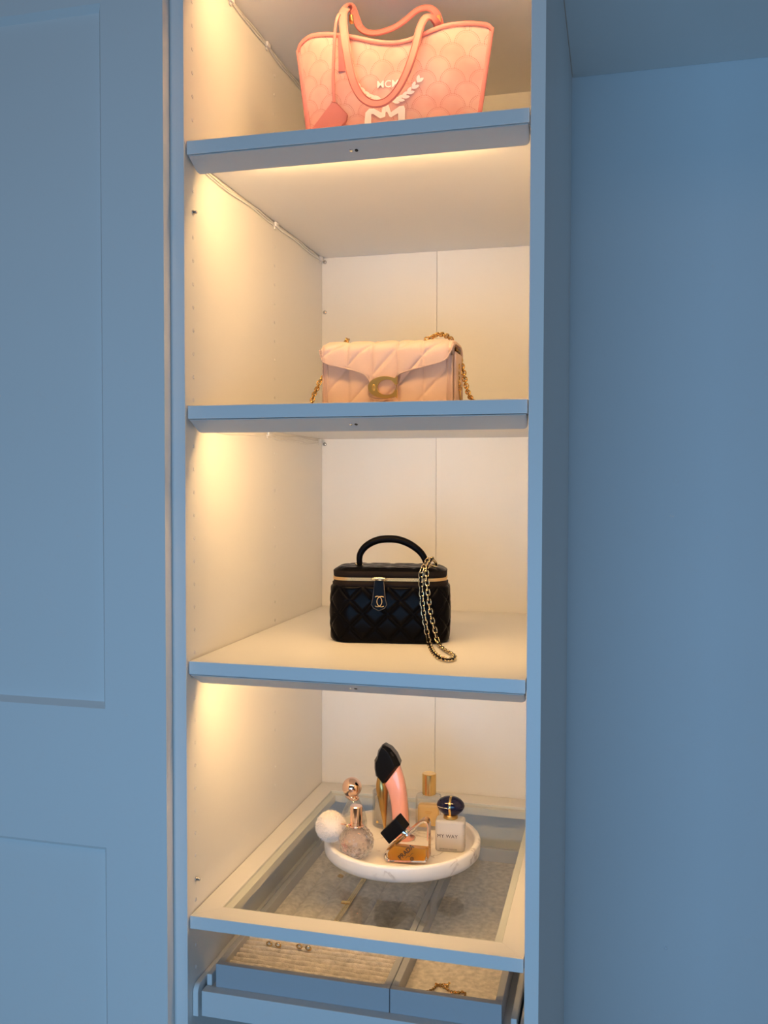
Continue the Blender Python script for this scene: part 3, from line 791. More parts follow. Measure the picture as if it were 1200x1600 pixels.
    V, Fc = tube([P2(618.5, 599) + Vector((0,.003,0)), P2(618.5, 611) + Vector((0,.003,0))], .0005, 6); mk('buckle_pin', V, Fc, M['bronze'], o, smooth=True)
    # raised medallion in the thick part of the buckle
    c = P2(584, 605.5); V, Fc = sphere(c + Vector((0, .0012, 0)), .0046, 16, 8, (.7, .5, 1.3)); mk('buckle_inlay', V, Fc, M['buckle'], o, smooth=True)
    # chain: two lengths coming out of the top and hanging at both sides
    A_ = lambda u, v, y: at(u, v, 'y', y)
    for nm, P in (('chain_strap', [A_(541.5,538,.225), A_(541,533.5,.228), A_(542.5,531.5,.232), A_(541,535,.262), Vector((.128, .285, 1.715)), Vector((.113,.293,1.69)), A_(500,596,.285), A_(496,606,.28), A_(490,618,.27), A_(487,632,.262), A_(486, 640,.26)]),
                  ('chain_strap', [A_(668,529,.222), A_(675,527.5,.225), A_(681,523.5,.230), A_(689,522.5,.240), A_(697,524.5,.250), A_(706,532,.262), A_(714,549,.268), A_(719,562,.268), A_(724,580,.262), A_(727,596,.256), A_(731,612,.250), A_(737,624,.24), A_(745,632,.232)])):
        V, Fc = chain(spline(P, 8), .0088, .0066, .00125, 45, .66, 12, 5); mk(nm, V, Fc, M['antique'], t, smooth=True)
    P = [A_(717,572,.236), A_(715,576,.234), A_(715.5,590,.234), A_(718,603,.234), A_(719,612,.234)]
    V, Fc = chain(spline(P, 6), .006, .0046, .0010, 45, .66, 12, 5); mk('side_chain', V, Fc, M['antique'], t, smooth=True)
    P = [A_(718.5,610,.232), A_(719.5,622,.231), A_(720,632,.231)]; V, Fc = tube(P, .0016, 8); mk('side_clasp', V, Fc, M['bronze'], t, smooth=True)
    # slots in the top where the chain passes
    for u0, u1, v0, v1 in ((533,549,538.3,537.6),(662,674,531.6,531.2)):
        V, Fc = tube([A_(u0, v0, .2205), A_(u1, v1, .2205)], .0007, 6); mk('chain_slot', V, Fc, M['nudedark'], t, smooth=True)
build_tabby()

# ------------------------------------------------------------------ black quilted vanity bag
def build_vanity():
    Zb = S3 + .0005; ROT = 9.0; C = Vector((.2255, .2575, Zb))
    t = thing('vanity_bag', 'black quilted leather vanity bag with gold zip and chain on third shelf', 'bag', C)
    Rm = Matrix.Rotation(math.radians(ROT), 3, 'Z')
    def Wd(x, y, z): return C + Rm @ Vector((x, y, z))
    A, B_, RC = .0915, .0500, .034
    def outline(n, ins=0):
        """rounded rectangle by arc length, starting mid-back, going so that the front is in the middle"""
        a, b, r = A-ins, B_-ins, max(.004, RC-ins); P = []
        seg = [('l', (0, b), (-(a-r), b)), ('c', (-(a-r), b-r), 90), ('l', (-a, b-r), (-a, -(b-r))), ('c', (-(a-r), -(b-r)), 180), ('l', (-(a-r), -b), ((a-r), -b)), ('c', ((a-r), -(b-r)), 270), ('l', (a, -(b-r)), (a, (b-r))), ('c', ((a-r), b-r), 0), ('l', (a-r, b), (0, b))]
        lens = [math.hypot(s[2][0]-s[1][0], s[2][1]-s[1][1]) if s[0] == 'l' else PI*r/2 for s in seg]; T_ = sum(lens)
        for i in range(n):
            d = T_*i/n; k = 0
            while d > lens[k] + 1e-12 and k < len(seg)-1: d -= lens[k]; k += 1
            s = seg[k]
            if s[0] == 'l':
                q = d/max(lens[k], 1e-9); x = s[1][0]+(s[2][0]-s[1][0])*q; y = s[1][1]+(s[2][1]-s[1][1])*q
                nx, ny = [(0,1),(-1,0),(0,-1),(1,0),(0,1)][k//2]
            else:
                a0 = math.radians(s[2] + 90*d/lens[k]); x = s[1][0]+r*math.cos(a0); y = s[1][1]+r*math.sin(a0); nx, ny = math.cos(a0), math.sin(a0)
            P.append((x, y, nx, ny, T_*i/n - T_/2))
        return P
    HB = .0885
    def quilt(s, z):
        a = (s/.0195 + (z-.0455)/.0208); b = (s/.0195 - (z-.0455)/.0208)
        # lines where a or b is an odd whole number
        da = abs(((a+1) % 2) - 1); db = abs(((b+1) % 2) - 1)
        da = min(da, 2-da); db = min(db, 2-db); m_ = min(1-da if False else abs(1-abs(((a) % 2)-0) ) if False else da, db)
        return m_
    n, m = 420, 90; O_ = outline(n); V = []; Fc = []
    for j in range(m+1):
        z = HB*j/m; ez = min(z, HB-z)/.006; ez = math.sqrt(max(0, 1-(1-min(1, ez))**2))
        for (x, y, nx, ny, s) in O_:
            q = quilt(s, z); puff = .0030*(1-math.exp(-(q/.16)**1.3)) - .0014
            belly = .0020*math.sin(PI*z/HB)
            d = (puff+belly)*ez - .0045*(1-ez)
            V.append(Wd(x+nx*d, y+ny*d, z))
    for j in range(m):
        for i in range(n): k = (i+1) % n; Fc.append((j*n+i, j*n+k, (j+1)*n+k, (j+1)*n+i))
    Fc.append(tuple(range(n))); Fc.append(tuple(m*n+i for i in range(n)))
    mk('body', V, Fc, M['lambskin'], t, smooth=True)
    def ringband(nm, prof, m_, n=160):
        V = []; Fc = []; k = len(prof)
        for ins, z in prof:
            for (x, y, nx, ny, s) in outline(n, 0): V.append(Wd(x-nx*ins, y-ny*ins, z))
        for j in range(k-1):
            for i in range(n): q = (i+1) % n; Fc.append((j*n+i, j*n+q, (j+1)*n+q, (j+1)*n+i))
        Fc.append(tuple(range(n))); Fc.append(tuple((k-1)*n+i for i in range(n)))
        return mk(nm, V, Fc, m_, t, smooth=True)
    ringband('base_piping', [(.003, 0), (.0005, .0008), (-.0002, .0022), (.0012, .0036), (.004, .0042)], M['lambskin'])
    ringband('lower_band', [(.002, .0855), (.0012, .0872), (.0012, .0915), (.0030, .0922), (.0034, .0950), (.0048, .0955)], M['darkfabric'])
    ringband('lid_band', [(.0048, .1004), (.0034, .1010), (.0030, .1014), (.0026, .1092), (.0046, .1105), (.0085, .1112)], M['darkfabric'])
    ringband('zip_tape', [(.0045, .0950), (.0040, .0960), (.0040, .1000), (.0045, .1008)], M['darkfabric'])
    G = []
    for (x, y, nx, ny, s) in outline(300, 0):
        if y > .03: continue
        for q, zc in ((0, .09660), (1, .09905)):
            tx, ty = -ny, nx; o_ = .0030; hw = .00052
            off = (.0004 if q else -.0004)
            cx, cy = x - nx*o_ + tx*off, y - ny*o_ + ty*off
            P = []
            for dz in (-.0011, .0011):
                for du, dn in ((-hw, -.0006), (hw, -.0006), (hw, .0006), (-hw, .0006)): P.append(Wd(cx+tx*du+nx*dn, cy+ty*du+ny*dn, zc+dz))
            G.append((P, [(0,1,2,3),(4,5,6,7),(0,1,5,4),(1,2,6,5),(2,3,7,6),(3,0,4,7)]))
    V, Fc = merge(G); mk('zip_teeth', V, Fc, M['zip'], t)
    # quilted, slightly domed lid
    V = []; Fc = []; rings = 26; n = 150
    for j in range(rings+1):
        f = j/rings
        O2 = outline(n, .0035)
        for (x, y, nx, ny, s) in O2:
            k = 1 - f*.999; X, Y = x*k, y*k
            e = 1-k; h = .1105 + .0040*(1-(1-min(1, e/.16))**2)
            a = abs((((X/.0195)+(Y/.0195)+1) % 2) - 1); b = abs((((X/.0195)-(Y/.0195)+1) % 2) - 1)
            q = min(a, b); h += .0016*(1-math.exp(-(q/.16)**1.3))*min(1, e/.1)
            V.append(Wd(X, Y, h))
    for j in range(rings):
        for i in range(n): k = (i+1) % n; Fc.append((j*n+i, j*n+k, (j+1)*n+k, (j+1)*n+i))
    Fc.append(tuple(rings*n+i for i in range(n)))
    mk('lid', V, Fc, M['lambskin'], t, smooth=True)
    # zip pull tab with interlocked arcs
    tx = -.0130; yb = -B_ - .0050
    tabp = [(-.0068, .0975), (.0072, .0975), (.0098, .070), (.0122, .0600), (.0085, .0545), (.0, .0505), (-.0085, .0545), (-.0122, .0600), (-.0098, .070)]
    tabp = [(a_, b_) for a_, b_ in tabp]
    P = [Wd(tx+a_, yb - .0016 - .0012*(1-(b_-.05)/.05), b_) for a_, b_ in tabp]
    V, Fc = prism(P, Rm @ Vector((0, .0030, 0))); zp = mk('zip_pull', V, Fc, M['lambskin'], t, bevel=.0010, seg=3)
    V, Fc = tube([Wd(tx+a_*.97, yb-.0020-.0012*(1-(b_-.05)/.05), .076+(b_-.076)*.97) for a_, b_ in tabp], .0006, 5, True); mk('pull_edge_highlight', V, Fc, M['edge'], zp, smooth=True)  # rim along the leather edge, its highlight put into the colour
    P = [Wd(tx + .011*math.cos(a_), yb+.0008-.002*math.sin(a_), .0985 + .0022*math.sin(a_)) for a_ in [PI*k/12 for k in range(13)]]
    V, Fc = tube(P, .0019, 8); mk('zip_slider', V, Fc, M['palegold'], t, smooth=True)
    V, Fc = sphere(Wd(tx, yb+.001, .0985), .0036, 14, 8, (1.9, .9, .75)); mk('zip_slider', V, Fc, M['palegold'], t, smooth=True)
    for sg in (1, -1):
        P = []
        for k in range(19):
            a_ = math.radians(58 + (302-58)*k/18); P.append((tx + .0008 + sg*(.0030 + .0068*math.cos(a_)), .0655 + .0080*math.sin(a_)))
        fr = [Wd(x, yb - .0036 - .0004*sg - .0010*(1-(z-.05)/.05), z) for x, z in P]
        V, Fc = tube(fr, .0008, 6, flat=.7); mk('emblem', V, Fc, M['zip'], zp, smooth=True, label='gold interlocked emblem')
    # handle: stiff arch
    hp = [(562.5,884),(561.5,873),(563.5,864),(570,855),(580,848),(592,843.5),(606,842),(621,843),(635,847.5),(648,855),(658,864),(664,874),(666.5,884)]
    P = spline([at(u, v, 'y', .256 + (u-600)*.00015) for u, v in hp], 5); N_ = len(P)
    rr = [.0044 + .0016*math.sin(PI*min(1, k/(N_-1)))for k in range(N_)]
    V, Fc = tube(P, .004, 12, rr=rr, flat=1.15); mk('handle', V, Fc, M['lambskin'], t, smooth=True)
    V, Fc = tube([p + Vector((0, -.0052, -.0012)) for p in P[6:-6]], .0005, 5); mk('handle_stitch', V, Fc, M['darkfabric'], t)
    # rings
    def torus(c, R, r, nrm, sq=1):
        nrm = Vector(nrm).normalized(); a_ = nrm.orthogonal().normalized(); b_ = nrm.cross(a_)
        return tube([Vector(c) + a_*(R*math.cos(q)) + b_*(R*sq*math.sin(q)) for q in [i*2*PI/18 for i in range(18)]], r, 7, True)
    y_ = .256
    for u, v, nrm in ((559, 884.5, (.6, .3, .5)), (566, 886, (1, .3, 0)), (673, 884, (.5, -.2, .7)), (667, 884, (1, .3, 0)), (679, 885, (.2, .1, 1))):
        V, Fc = torus(at(u, v, 'y', y_-.003), .0048, .0013, nrm); mk('ring', V, Fc, M['palegold'], t, smooth=True, label='gold ring')
    # chain woven with black leather: up from the ring, over the lid, down the front, a loop on the shelf
    def fp(u, v, d): # point in front of the bag's front face
        # plane of the front face pushed by d
        n_ = Rm @ Vector((0, -1, 0)); o_ = Wd(0, -B_, 0) + n_*d; ray = (RM @ Vector(((u-600)/F, -(v-800)/F, -1)))
        k = (o_ - CAM_POS).dot(n_)/ray.dot(n_); return CAM_POS + ray*k
    zf = S3 + .0035
    fl = lambda u, v: at(u, v, 'z', zf)
    path = [at(668,874,'y',.250), at(666,880,'y',.236), at(662,886,'y',.214), fp(658.5,893,.006), fp(657.5,903,.0065), fp(658,920,.0085), fp(659.5,940,.009), fp(662,960,.009), fp(665.5,980,.009), fp(669,997,.010), fl(673,1011), fl(679,1021), fl(688,1028), fl(698,1031), fl(707,1030), fl(710,1026), fl(706,1021), fl(698,1017), fl(690,1011), fp(683,1000,.014), fp(679.5,984,.010), fp(674.5,965,.009), fp(671,945,.009), fp(668.5,925,.0085), fp(667,905,.0065), fp(666.5,894,.006), at(667,886,'y',.216), at(671,879,'y',.238), at(675,873,'y',.252), at(679,877,'y',.262), at(682,884,'y',.266)]
    P = spline(path, 8)
    V, Fc = chain(P, .0098, .0066, .00095, 22, .74, 12, 5); mk('chain', V, Fc, M['palegold'], t, smooth=True, label='gold chain threaded with black leather')
    V, Fc = tube(P, .0019, 7); mk('chain_leather', V, Fc, M['lambskin'], t, smooth=True, label='black leather thread of the chain')
build_vanity()

# ------------------------------------------------------------------ marble tray
TC = Vector((.2358, .2985, S4)); TR = .1275; TF = S4 + .0115; TH = .0262
V, Fc = lathe([(0.0005, 0), (TR-.010, 0), (TR-.004, .0012), (TR-.0008, .005), (TR, .010), (TR, TH-.004), (TR-.001, TH-.0014), (TR-.0035, TH), (TR-.0070, TH), (TR-.0092, TH-.0012), (TR-.0105, TH-.004), (TR-.0125, .0155), (TR-.0165, .0122), (TR-.022, TF-S4), (.0005, TF-S4)], TC, 96, cap=False)
tag(mk('marble_tray', V, Fc, M['marble'], smooth=True), 'round white marble tray with raised rim on the glass shelf', 'tray')

# ------------------------------------------------------------------ perfume bottles
ZF = TF + .0003
def P_(u, v): return at(u, v, 'z', ZF)
def outline_at(pts, y): return [at(u, v, 'y', y) for u, v in pts]
def inset(P, k):
    c = sum(P, Vector())/len(P); return [c + (p-c)*k for p in P]

# stiletto-shaped bottle
def heel_bottle():
    Y = .330
    t = thing('stiletto_perfume_bottle', 'tall high-heel shaped pink perfume bottle with black faceted cap and gold heel', 'perfume', at(625, 1318, 'z', ZF))
    # pink vamp: curved column of glass, broadening to a toe on the tray
    left = [(601,1226),(607,1238),(611,1255),(613,1275),(613,1292),(612,1305)]
    right = [(625,1195),(630,1210),(634.5,1230),(637,1252),(638.5,1275),(640,1295),(645,1310)]
    base = at(628, 1322, 'z', ZF)
    Lf = spline(outline_at(left, Y), 4); Rt = spline(outline_at(right, Y), 4)
    def column(Lp, Rp, k, dep, z_end, nm, m_):
        n = 26; V = []; Fc = []; sg = 20
        def samp(P, s): f = s*(len(P)-1); i = min(len(P)-2, int(f)); return P[i] + (P[i+1]-P[i])*(f-i)
        for j in range(n+1):
            s = j/n; a, b = samp(Lp, s), samp(Rp, s); c = (a+b)/2; h = (b-a)/2*k
            if j == n or c.z < z_end: pass
            dd = dep*(.65+.35*s)
            for i in range(sg):
                q = 2*PI*i/sg; cx, sy = math.cos(q), math.sin(q)
                cx = abs(cx)**.75*(1 if cx > 0 else -1); sy = abs(sy)**.75*(1 if sy > 0 else -1)
                V.append(c + h*cx + Vector((0, dd*k*sy, 0)))
        # toe foot down to the tray
        last = V[-sg:]; c = sum(last, Vector())/sg
        for kk, zz in ((1.05, .5), (1.12, .0)):
            for p in last:
                V.append(Vector((c.x + .004*(1-zz) + (p.x-c.x)*kk, c.y + (p.y-c.y)*kk, ZF + (1-k)*.01 + (p.z-ZF-(1-k)*.01)*zz)))
        R_ = len(V)//sg
        for j in range(R_-1):
            for i in range(sg): q = (i+1) % sg; Fc.append((j*sg+i, j*sg+q, (j+1)*sg+q, (j+1)*sg+i))
        Fc.append(tuple(range(sg))); Fc.append(tuple((R_-1)*sg+i for i in range(sg)))
        return mk(nm, V, Fc, m_, t, smooth=True)
    column(Lf, Rt, 1.0, .0165, 0, 'glass_body', M['glass'])
    column(Lf, Rt, .92, .0165, 0, 'pink_liquid', M['pinkliq'])
    # black faceted cap
    ol = [(598,1162.5),(591,1172),(589,1181),(585,1187.5),(585,1200),(587,1212),(600.5,1226.5),(626,1195),(619,1180),(610,1169)]
    P0 = outline_at(ol, Y); c = sum(P0, Vector())/len(P0)
    mid = [p + (Vector((c.x, 0, c.z)) - Vector((p.x, 0, p.z)))*.0 for p in P0]
    fr = [Vector((p.x, Y-.010, p.z)) for p in outline_at([(599,1164.5),(594,1174),(592.5,1183),(589,1190),(589,1200),(591,1209),(600,1221),(619,1196),(613,1182),(606,1171)], Y)]
    bk = [p + Vector((0, .022, 0)) for p in inset(P0, .9)]
    n = len(P0); V = fr + P0 + bk
    Fc = [tuple(range(n)), tuple(range(2*n, 3*n))]
    for k in (0, 1):
        for i in range(n): j = (i+1) % n; Fc.append((k*n+i, k*n+j, (k+1)*n+j, (k+1)*n+i))
    cp = mk('cap', V, Fc, M['capblack'], t, bevel=.0008)
    s0 = at(610, 1175, 'y', Y-.0105); s1 = at(614.5, 1181.5, 'y', Y-.0100)
    V, Fc = tube([s0, s1], .0013, 8); mk('cap_slot', V, Fc, M['black'], cp)
    # gold heel
    hl = [(592.5,1208),(593,1222),(595,1250),(598.5,1280),(600.5,1305),(601.5,1322)]
    hr = [(597.5,1218),(600.5,1240),(602.5,1262),(602.5,1285),(603,1305),(603.6,1322)]
    a = outline_at(hl, Y); b = outline_at(hr, Y)
    rows = []
    for p, q in zip(spline(a, 4), spline(b, 4)): rows.append(((p+q)/2, (q-p).length/2))
    # continue to the tray floor
    e = rows[-1][0]; rows.append((Vector((e.x+.0006, e.y, ZF)), rows[-1][1]))
    V, Fc = tube([r[0] for r in rows], .003, 10, rr=[max(.0014, r[1]) for r in rows]); mk('heel', V, Fc, M['bronze'], t, smooth=True)
heel_bottle()

# rose-gold ball topped clear bottle
def ball_bottle():
    Y = .345; c = at(553, 1262, 'y', Y); b = Vector((c.x, c.y, ZF)); zc = at(550, 1230, 'y', Y).z
    t = thing('perfume_bottle', 'clear conical perfume bottle topped with a mirrored rose-gold ball', 'perfume', b)
    nz = at(550, 1248, 'y', Y).z - ZF
    out = [(.0005, .0), (.021, .0), (.0232, .003), (.0228, .012), (.0195, nz*.55), (.0140, nz*.8), (.0098, nz*.96), (.0085, nz)]
    V, Fc = lathe(out, b, 28); mk('glass_body', V, Fc, M['glass'], t, smooth=True)
    V, Fc = lathe([(.0005, .005), (.0185, .006), (.019, .012), (.0170, nz*.42), (.0005, nz*.43)], b, 28, cap=False); mk('liquid', V, Fc, M['glass'], t, smooth=True)
    V, Fc = lathe([(.0075, nz-.001), (.0095, nz), (.0095, nz+.003), (.007, nz+.004)], b, 24); mk('collar', V, Fc, M['rose'], t, smooth=True)
    bx = at(550, 1230, 'y', Y); V, Fc = sphere(bx, .0168, 32, 20); mk('ball_cap', V, Fc, M['rose'], t, smooth=True)
    V, Fc = lathe([(.0085, -.019), (.0115, -.0155), (.0085, -.012)], bx, 24); mk('cap_foot', V, Fc, M['rose'], t, smooth=True)
ball_bottle()

# faceted round bottle with cylinder cap and pompom
def pom_bottle():
    b = P_(556.5, 1341); Y = b.y; s = 27.5*(1423.12**-1)*((Vector((b.x, Y, .93))-CAM_POS) @ (RM @ Vector((0,0,-1))))
    R = s; b = Vector((b.x, b.y, ZF)); Y = b.y
    t = thing('perfume_bottle', 'round crystal-cut glass perfume bottle with rose-gold cap and cream pompom', 'perfume', b)
    c = Vector((b.x, Y, ZF + R*.95))
    bm = bmesh.new(); bmesh.ops.create_icosphere(bm, subdivisions=4, radius=1)
    rnd = random.Random(3)
    for v in bm.verts:
        k = R*(1 + rnd.uniform(-.045, .045)); v.co = Vector((v.co.x*k, v.co.y*k, max(-.93*R, v.co.z*k*.96)))
    V = [c + v.co for v in bm.verts]; Fc = [tuple(v.index for v in f.verts) for f in bm.faces]; bm.free()
    mk('cut_glass', V, Fc, M['crystal'], t)
    zl = 1e9
    V, Fc = sphere(c, R*.74, 16, 10); mk('inner_flask', V, Fc, M['amber_pale'] if 'amber_pale' in M else M['glass'], t, smooth=False)
    zt0 = at(559.5, 1290, 'y', Y).z; zt1 = at(559.5, 1259, 'y', Y).z
    V, Fc = lathe([(.0088, zt0-.003), (.0095, zt0-.002), (.0095, zt0+.006), (.0088, zt0+.0063), (.0088, zt0+.0068), (.0095, zt0+.0072), (.0095, zt1-.0012), (.0086, zt1), (.0005, zt1)], (b.x, Y, 0), 32, cap=False); mk('cap', V, Fc, M['rose'], t, smooth=False)
    for o in (bpy.data.objects[-1],): pass
    # pompom resting on the rim, tied at the neck
    pc = at(517, 1291, 'y', Y+.004); PR = .0220; V = []; Fc = []; rnd = random.Random(5)
    for k in range(9000):
        z = rnd.uniform(-1, 1); a = rnd.uniform(0, 2*PI); r = math.sqrt(1-z*z); d = Vector((r*math.cos(a), r*math.sin(a), z))
        o = d.orthogonal().normalized(); o.rotate(Matrix.Rotation(rnd.uniform(0, 2*PI), 3, d))
        tip = d*(PR*rnd.uniform(1.02, 1.20)) + o*rnd.uniform(-.0030, .0030); n = len(V)
        V += [pc + d*(PR*.9) + o*.0005, pc + d*(PR*.9) - o*.0005, pc + tip]; Fc.append((n, n+1, n+2))
    v, f = sphere(pc, PR, 32, 20); n = len(V); V += v; Fc += [tuple(i+n for i in q) for q in f]
    org = Vector(b)
    o = mk('pompom', V, Fc, M['pom'], t, smooth=False)
    P = spline([Vector((b.x-.0085, Y-.002, zt0+.001)), Vector((b.x-.013, Y-.006, zt0+.002)), (pc + Vector((PR*.7, -.006, .008))), pc + Vector((PR*.4, 0, .004))], 5)
    V, Fc = tube(P, .0012, 6); mk('cord', V, Fc, M['rose'], t, smooth=True)
    P = [Vector((b.x + .0105*math.cos(q), Y + .0105*math.sin(q), zt0-.0005)) for q in [i*2*PI/20 for i in range(20)]]
    V, Fc = tube(P, .0014, 6, True); mk('neck_cord', V, Fc, M['rose'], t, smooth=True)
    V, Fc = sphere((b.x-.0125, Y-.007, zt0), .0019, 10, 7); mk('neck_bead', V, Fc, M['gold'], t, smooth=True)
M['amber_pale'] = mat('blush_liquid', (.97, .84, .78), .02, trans=.92, ior=1.36)
pom_bottle()

# clear cylinder with cream label
def cyl_bottle():
    Y = .372; zt = at(600, 1235, 'y', Y).z; b = at(604, 1290, 'y', Y); b = Vector((b.x, Y, ZF)); h = zt - ZF; R = .0245
    t = thing('glass_jar', 'clear glass cylinder with pale label standing behind the gold heel', 'jar', b)
    V, Fc = lathe([(.0005, 0), (R-.002, 0), (R, .002), (R, h-.001), (R-.0008, h), (R-.0022, h), (R-.003, h-.001), (R-.003, .007), (.0005, .006)], b, 40, cap=False); mk('glass_wall', V, Fc, M['glass'], t, smooth=True)
    V, Fc = lathe([(.0005, .0075), (R-.0042, .0075), (R-.0042, h*.80), (.0005, h*.80)], b, 32, cap=False); mk('wax', V, Fc, M['cream'], t, smooth=True)
    V, Fc = lathe([(.0022, -.0004), (.0022, .0004)], (0, 0, 0), 14)
    mk('gold_mark', [(b.x - .0105 + a, b.y - math.sqrt(R*R-.0105**2) - .0006 - c, ZF + .012 + b_) for a, b_, c in V], Fc, M['gold'], t)
cyl_bottle()

def rbox(cx, cy, z0, z1, hx, hy, deg, r):
    """rounded-corner upright block"""
    P = []
    for sx, sy, a0 in ((1,1,0),(-1,1,90),(-1,-1,180),(1,-1,270)):
        for k in range(6):
            a = math.radians(a0 + 90*k/5); P.append(Vector((sx*(hx-r) + r*math.cos(a), sy*(hy-r) + r*math.sin(a), 0)))
    Rz = Matrix.Rotation(math.radians(deg), 3, 'Z'); P = [Rz @ p for p in P]; c = Vector((cx, cy, 0))
    lay = [(.90, z0), (1-.002/hx, z0+.0006), (1, z0+.002), (1, z1-.004), (1-.0012/hx, z1-.0015), (1-.004/hx, z1)]
    V = []; n = len(P); Fc = []
    for k, z in lay: V += [c + Vector((p.x*k, p.y*k, z)) for p in P]
    for j in range(len(lay)-1):
        for i in range(n): q = (i+1) % n; Fc.append((j*n+i, j*n+q, (j+1)*n+q, (j+1)*n+i))
    Fc.append(tuple(range(n))); Fc.append(tuple((len(lay)-1)*n+i for i in range(n)))
    return V, Fc

# gold-capped rectangular bottle
def gold_cap_bottle():
    Y = .378; b = at(669.5, 1285, 'y', Y); b = Vector((b.x, Y, ZF)); z1 = at(669, 1245, 'y', Y-.012).z
    t = thing('perfume_bottle', 'rectangular clear perfume bottle with tall gold cap and honey liquid', 'perfume', b)
    V, Fc = rbox(b.x, b.y, ZF, z1, .0215, .0125, 6, .005); mk('glass_body', V, Fc, M['glass'], t, smooth=False, bevel=0)
    zl = at(669, 1259, 'y', Y-.01).z
    V, Fc = rbox(b.x, b.y, ZF+.006, zl, .0180, .0095, 6, .004); mk('liquid', V, Fc, M['honey'], t, smooth=False)
    c0 = at(670.5, 1240, 'y', Y).z; c1 = at(670.5, 1208, 'y', Y).z
    V, Fc = lathe([(.0085, z1), (.0085, c0), (.0120, c0+.0003), (.0120, c1-.001), (.0112, c1), (.0005, c1)], (b.x+.001, Y, 0), 32, cap=False); mk('cap', V, Fc, M['gold'], t, smooth=False)
    for dz, w_ in ((-.010, .012), (-.013, .008)):
        V, Fc = boxg((b.x-w_/2+.001, Y-.0131, zl+dz), (b.x+w_/2+.001, Y-.0129, zl+dz+.0008)); mk('label_line', rot_about(V, b, 6), Fc, M['gold'], t)
gold_cap_bottle()

# frosted bottle with navy pebble cap
def way_bottle():
    f0 = P_(703, 1332); deg = 4; b = Vector((f0.x - .002, f0.y + .016, ZF)); z1 = at(703, 1281.5, 'y', f0.y+.006).z
    t = thing('perfume_bottle', 'square frosted perfume bottle with navy pebble cap and gold band', 'perfume', b)
    V, Fc = rbox(b.x, b.y, ZF, z1, .0235, .0150, deg, .006); fg = mk('frosted_glass', V, Fc, M['frost'], t, smooth=False)
    zl = at(703, 1311, 'y', f0.y).z
    V, Fc = rbox(b.x, b.y, ZF+.006, zl-.0005, .0185, .0150-.0006, deg, .004)
    V = [v for v in V]; mk('liquid', V, Fc, M['amberp'], t)
    z = z1
    V, Fc = lathe([(.0105, z), (.0118, z+.0008), (.0118, z+.0022), (.0108, z+.003), (.0108, z+.0040), (.0118, z+.0046), (.0112, z+.0062), (.0005, z+.0064)], (b.x, b.y, 0), 32, cap=False); mk('collar', V, Fc, M['bronze'], t, smooth=True)
    cz = at(702, 1262, 'y', b.y).z; zb = z+.0058; zt = at(702, 1243.5, 'y', b.y).z; H = zt-zb
    prof = [(.0105, 0), (.0150, .10), (.0195, .26), (.0222, .42), (.0228, .52), (.0212, .68), (.0170, .83), (.0110, .94), (.0050, .99), (.0004, 1.0)]
    V, Fc = lathe([(r, zb+H*k) for r, k in prof], (b.x, b.y, 0), 40, sy=.72, cap=False); pb = mk('pebble_cap', V, Fc, M['navy'], t, smooth=True)
    P = [Vector((b.x + .0010, b.y - r*.72*1.012 - .0003, zb+H*k)) for r, k in prof]; V, Fc = ribbon(spline(P, 3), .0036, .0010, (1, 0, 0)); mk('gold_band', V, Fc, M['gold'], pb, smooth=True, label='gold vertical band')
    P = []
    for k in range(11):
        a = math.radians(-90 - 62*k/10 + 3); P.append(Vector((b.x + .0228*1.01*math.cos(a), b.y + .0228*.72*1.03*math.sin(a), zb+H*.50)))
    V, Fc = ribbon(P, .0012, .0008, (0, 0, 1)); mk('silver_line', V, Fc, M['silver'], pb, smooth=True)
    Rz = Matrix.Rotation(math.radians(deg), 3, 'Z'); ex = Rz @ Vector((1, 0, 0)); n_ = Rz @ Vector((0, -1, 0)); fo = b + n_*.01535
    zt_ = at(698, 1307, 'y', f0.y).z; zu = at(698, 1327, 'y', f0.y).z
    V, Fc = lettering('MY WAY', .0078, Vector((fo.x, fo.y, zt_)) - ex*.0035, ex, (0, 0, 1), spacing=1.1); mk('lettering', V, Fc, M['ink'], fg)
    V, Fc = lettering('GIORGIO ARMANI', .0033, Vector((fo.x, fo.y, zu)) - ex*.002, ex, (0, 0, 1), spacing=1.05); mk('lettering', V, Fc, M['inksoft'], fg)
way_bottle()

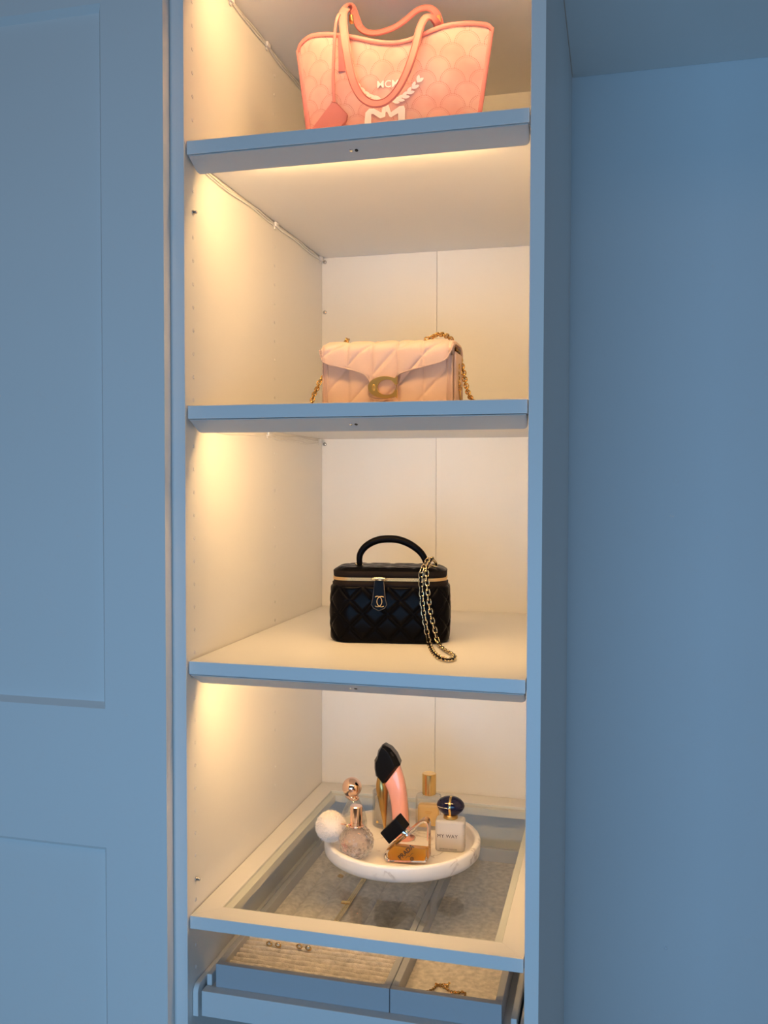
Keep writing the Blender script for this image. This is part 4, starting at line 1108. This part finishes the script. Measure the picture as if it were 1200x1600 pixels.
# triangular bottle lying on its side with a black block cap
def tri_bottle():
    Y = at(640, 1352, 'z', ZF).y; t = thing('perfume_bottle', 'triangular perfume bottle of amber liquid with tilted black block cap', 'perfume', at(640, 1353, 'z', ZF))
    zb = ZF
    o0 = [(599,1338),(603,1331),(656,1288),(662,1285.5),(667,1288),(669,1295),(669,1345),(666,1352),(604,1350.5),(600,1346)]
    P = outline_at(o0, Y)
    lowest = min(p.z for p in P); P = [Vector((p.x, p.y, ZF + (p.z-lowest)*1.0)) for p in P]
    zmin = ZF
    for i, p in enumerate(P):
        if p.z < ZF + .003 and i in (7, 8): p.z = ZF
    V, Fc = prism(P, (0, .024, 0)); gb = mk('glass_body', V, Fc, M['solid_glass'], t, bevel=.0035, seg=3, angle=25)
    # liquid: lower part of an inset triangle
    Q = inset(P, .86); zl = at(640, 1325, 'y', Y).z
    def clip(P, z):
        out = []
        for a, b in zip(P, P[1:] + P[:1]):
            if a.z <= z: out.append(a)
            if (a.z-z)*(b.z-z) < 0: k = (z-a.z)/(b.z-a.z); out.append(a + (b-a)*k)
        return out
    Q = [q + Vector((0, .003, -.0012)) for q in Q]
    Q = clip(Q, zl); V, Fc = prism(Q, (0, .018, 0)); mk('liquid', V, Fc, M['amber'], t, bevel=.0015, seg=2, angle=25)
    # dip tube lines inside
    V, Fc = tube([at(620, 1318, 'y', Y+.012), at(652, 1294, 'y', Y+.012)], .0008, 6); mk('dip_tube', V, Fc, M['silver'], t, smooth=True)
    # neck and block cap
    ax = (at(612, 1292, 'y', Y) - at(634, 1306, 'y', Y)).normalized(); up = (at(625, 1272, 'y', Y) - at(595, 1302, 'y', Y)).normalized(); up = (up - ax*up.dot(ax)).normalized()
    nk0 = at(635, 1308, 'y', Y) + Vector((0, .012, 0)); nk1 = nk0 + ax*.012
    V, Fc = tube([nk0, nk1], .0052, 20); mk('neck', V, Fc, M['silver'], t, smooth=False)
    fc4 = [(593.5,1302),(618,1279),(632.5,1297.5),(607.7,1319.5)]
    V = [at(u, v, 'y', Y-.006) for u, v in fc4] + [at(u+8.3, v-9.5, 'y', Y+.014) for u, v in fc4]
    mk('block_cap', V, [(0,1,2,3),(4,5,6,7),(0,1,5,4),(1,2,6,5),(2,3,7,6),(3,0,4,7)], M['capblack'], t, bevel=.0014, seg=3)
    # lettering along the slope
    ex = (at(650, 1318, 'y', Y) - at(622, 1344, 'y', Y)).normalized(); ey = Vector((-ex.z, 0, ex.x))
    V, Fc = lettering('PRADA', .0098, at(634.5, 1331.5, 'y', Y-.0006), ex, ey, spacing=1.0, bold=.0002); mk('lettering', V, Fc, M['ink'], gb)
    sw = spline([at(u, v, 'y', Y-.0006) for u, v in ((634,1341),(637,1337.5),(640,1338.5),(643,1334),(645.5,1333.5))], 4)
    V, Fc = tube(sw, .0006, 5, flat=.5); mk('scroll', V, Fc, M['ink'], gb)
    q = [at(643.5 + 2.4*math.cos(a), 1342 + 2.8*math.sin(a), 'y', Y-.0006) for a in [k*2*PI/14 for k in range(14)]]
    V, Fc = tube(q, .0005, 5, True); mk('scroll', V, Fc, M['ink'], gb)
    q = [at(643.5 + 1.0*math.cos(a), 1342 + 1.4*math.sin(a), 'y', Y-.0006) for a in [k*2*PI/10 for k in range(10)]]
    V, Fc = tube(q, .0004, 5, True); mk('scroll', V, Fc, M['ink'], gb)
tri_bottle()
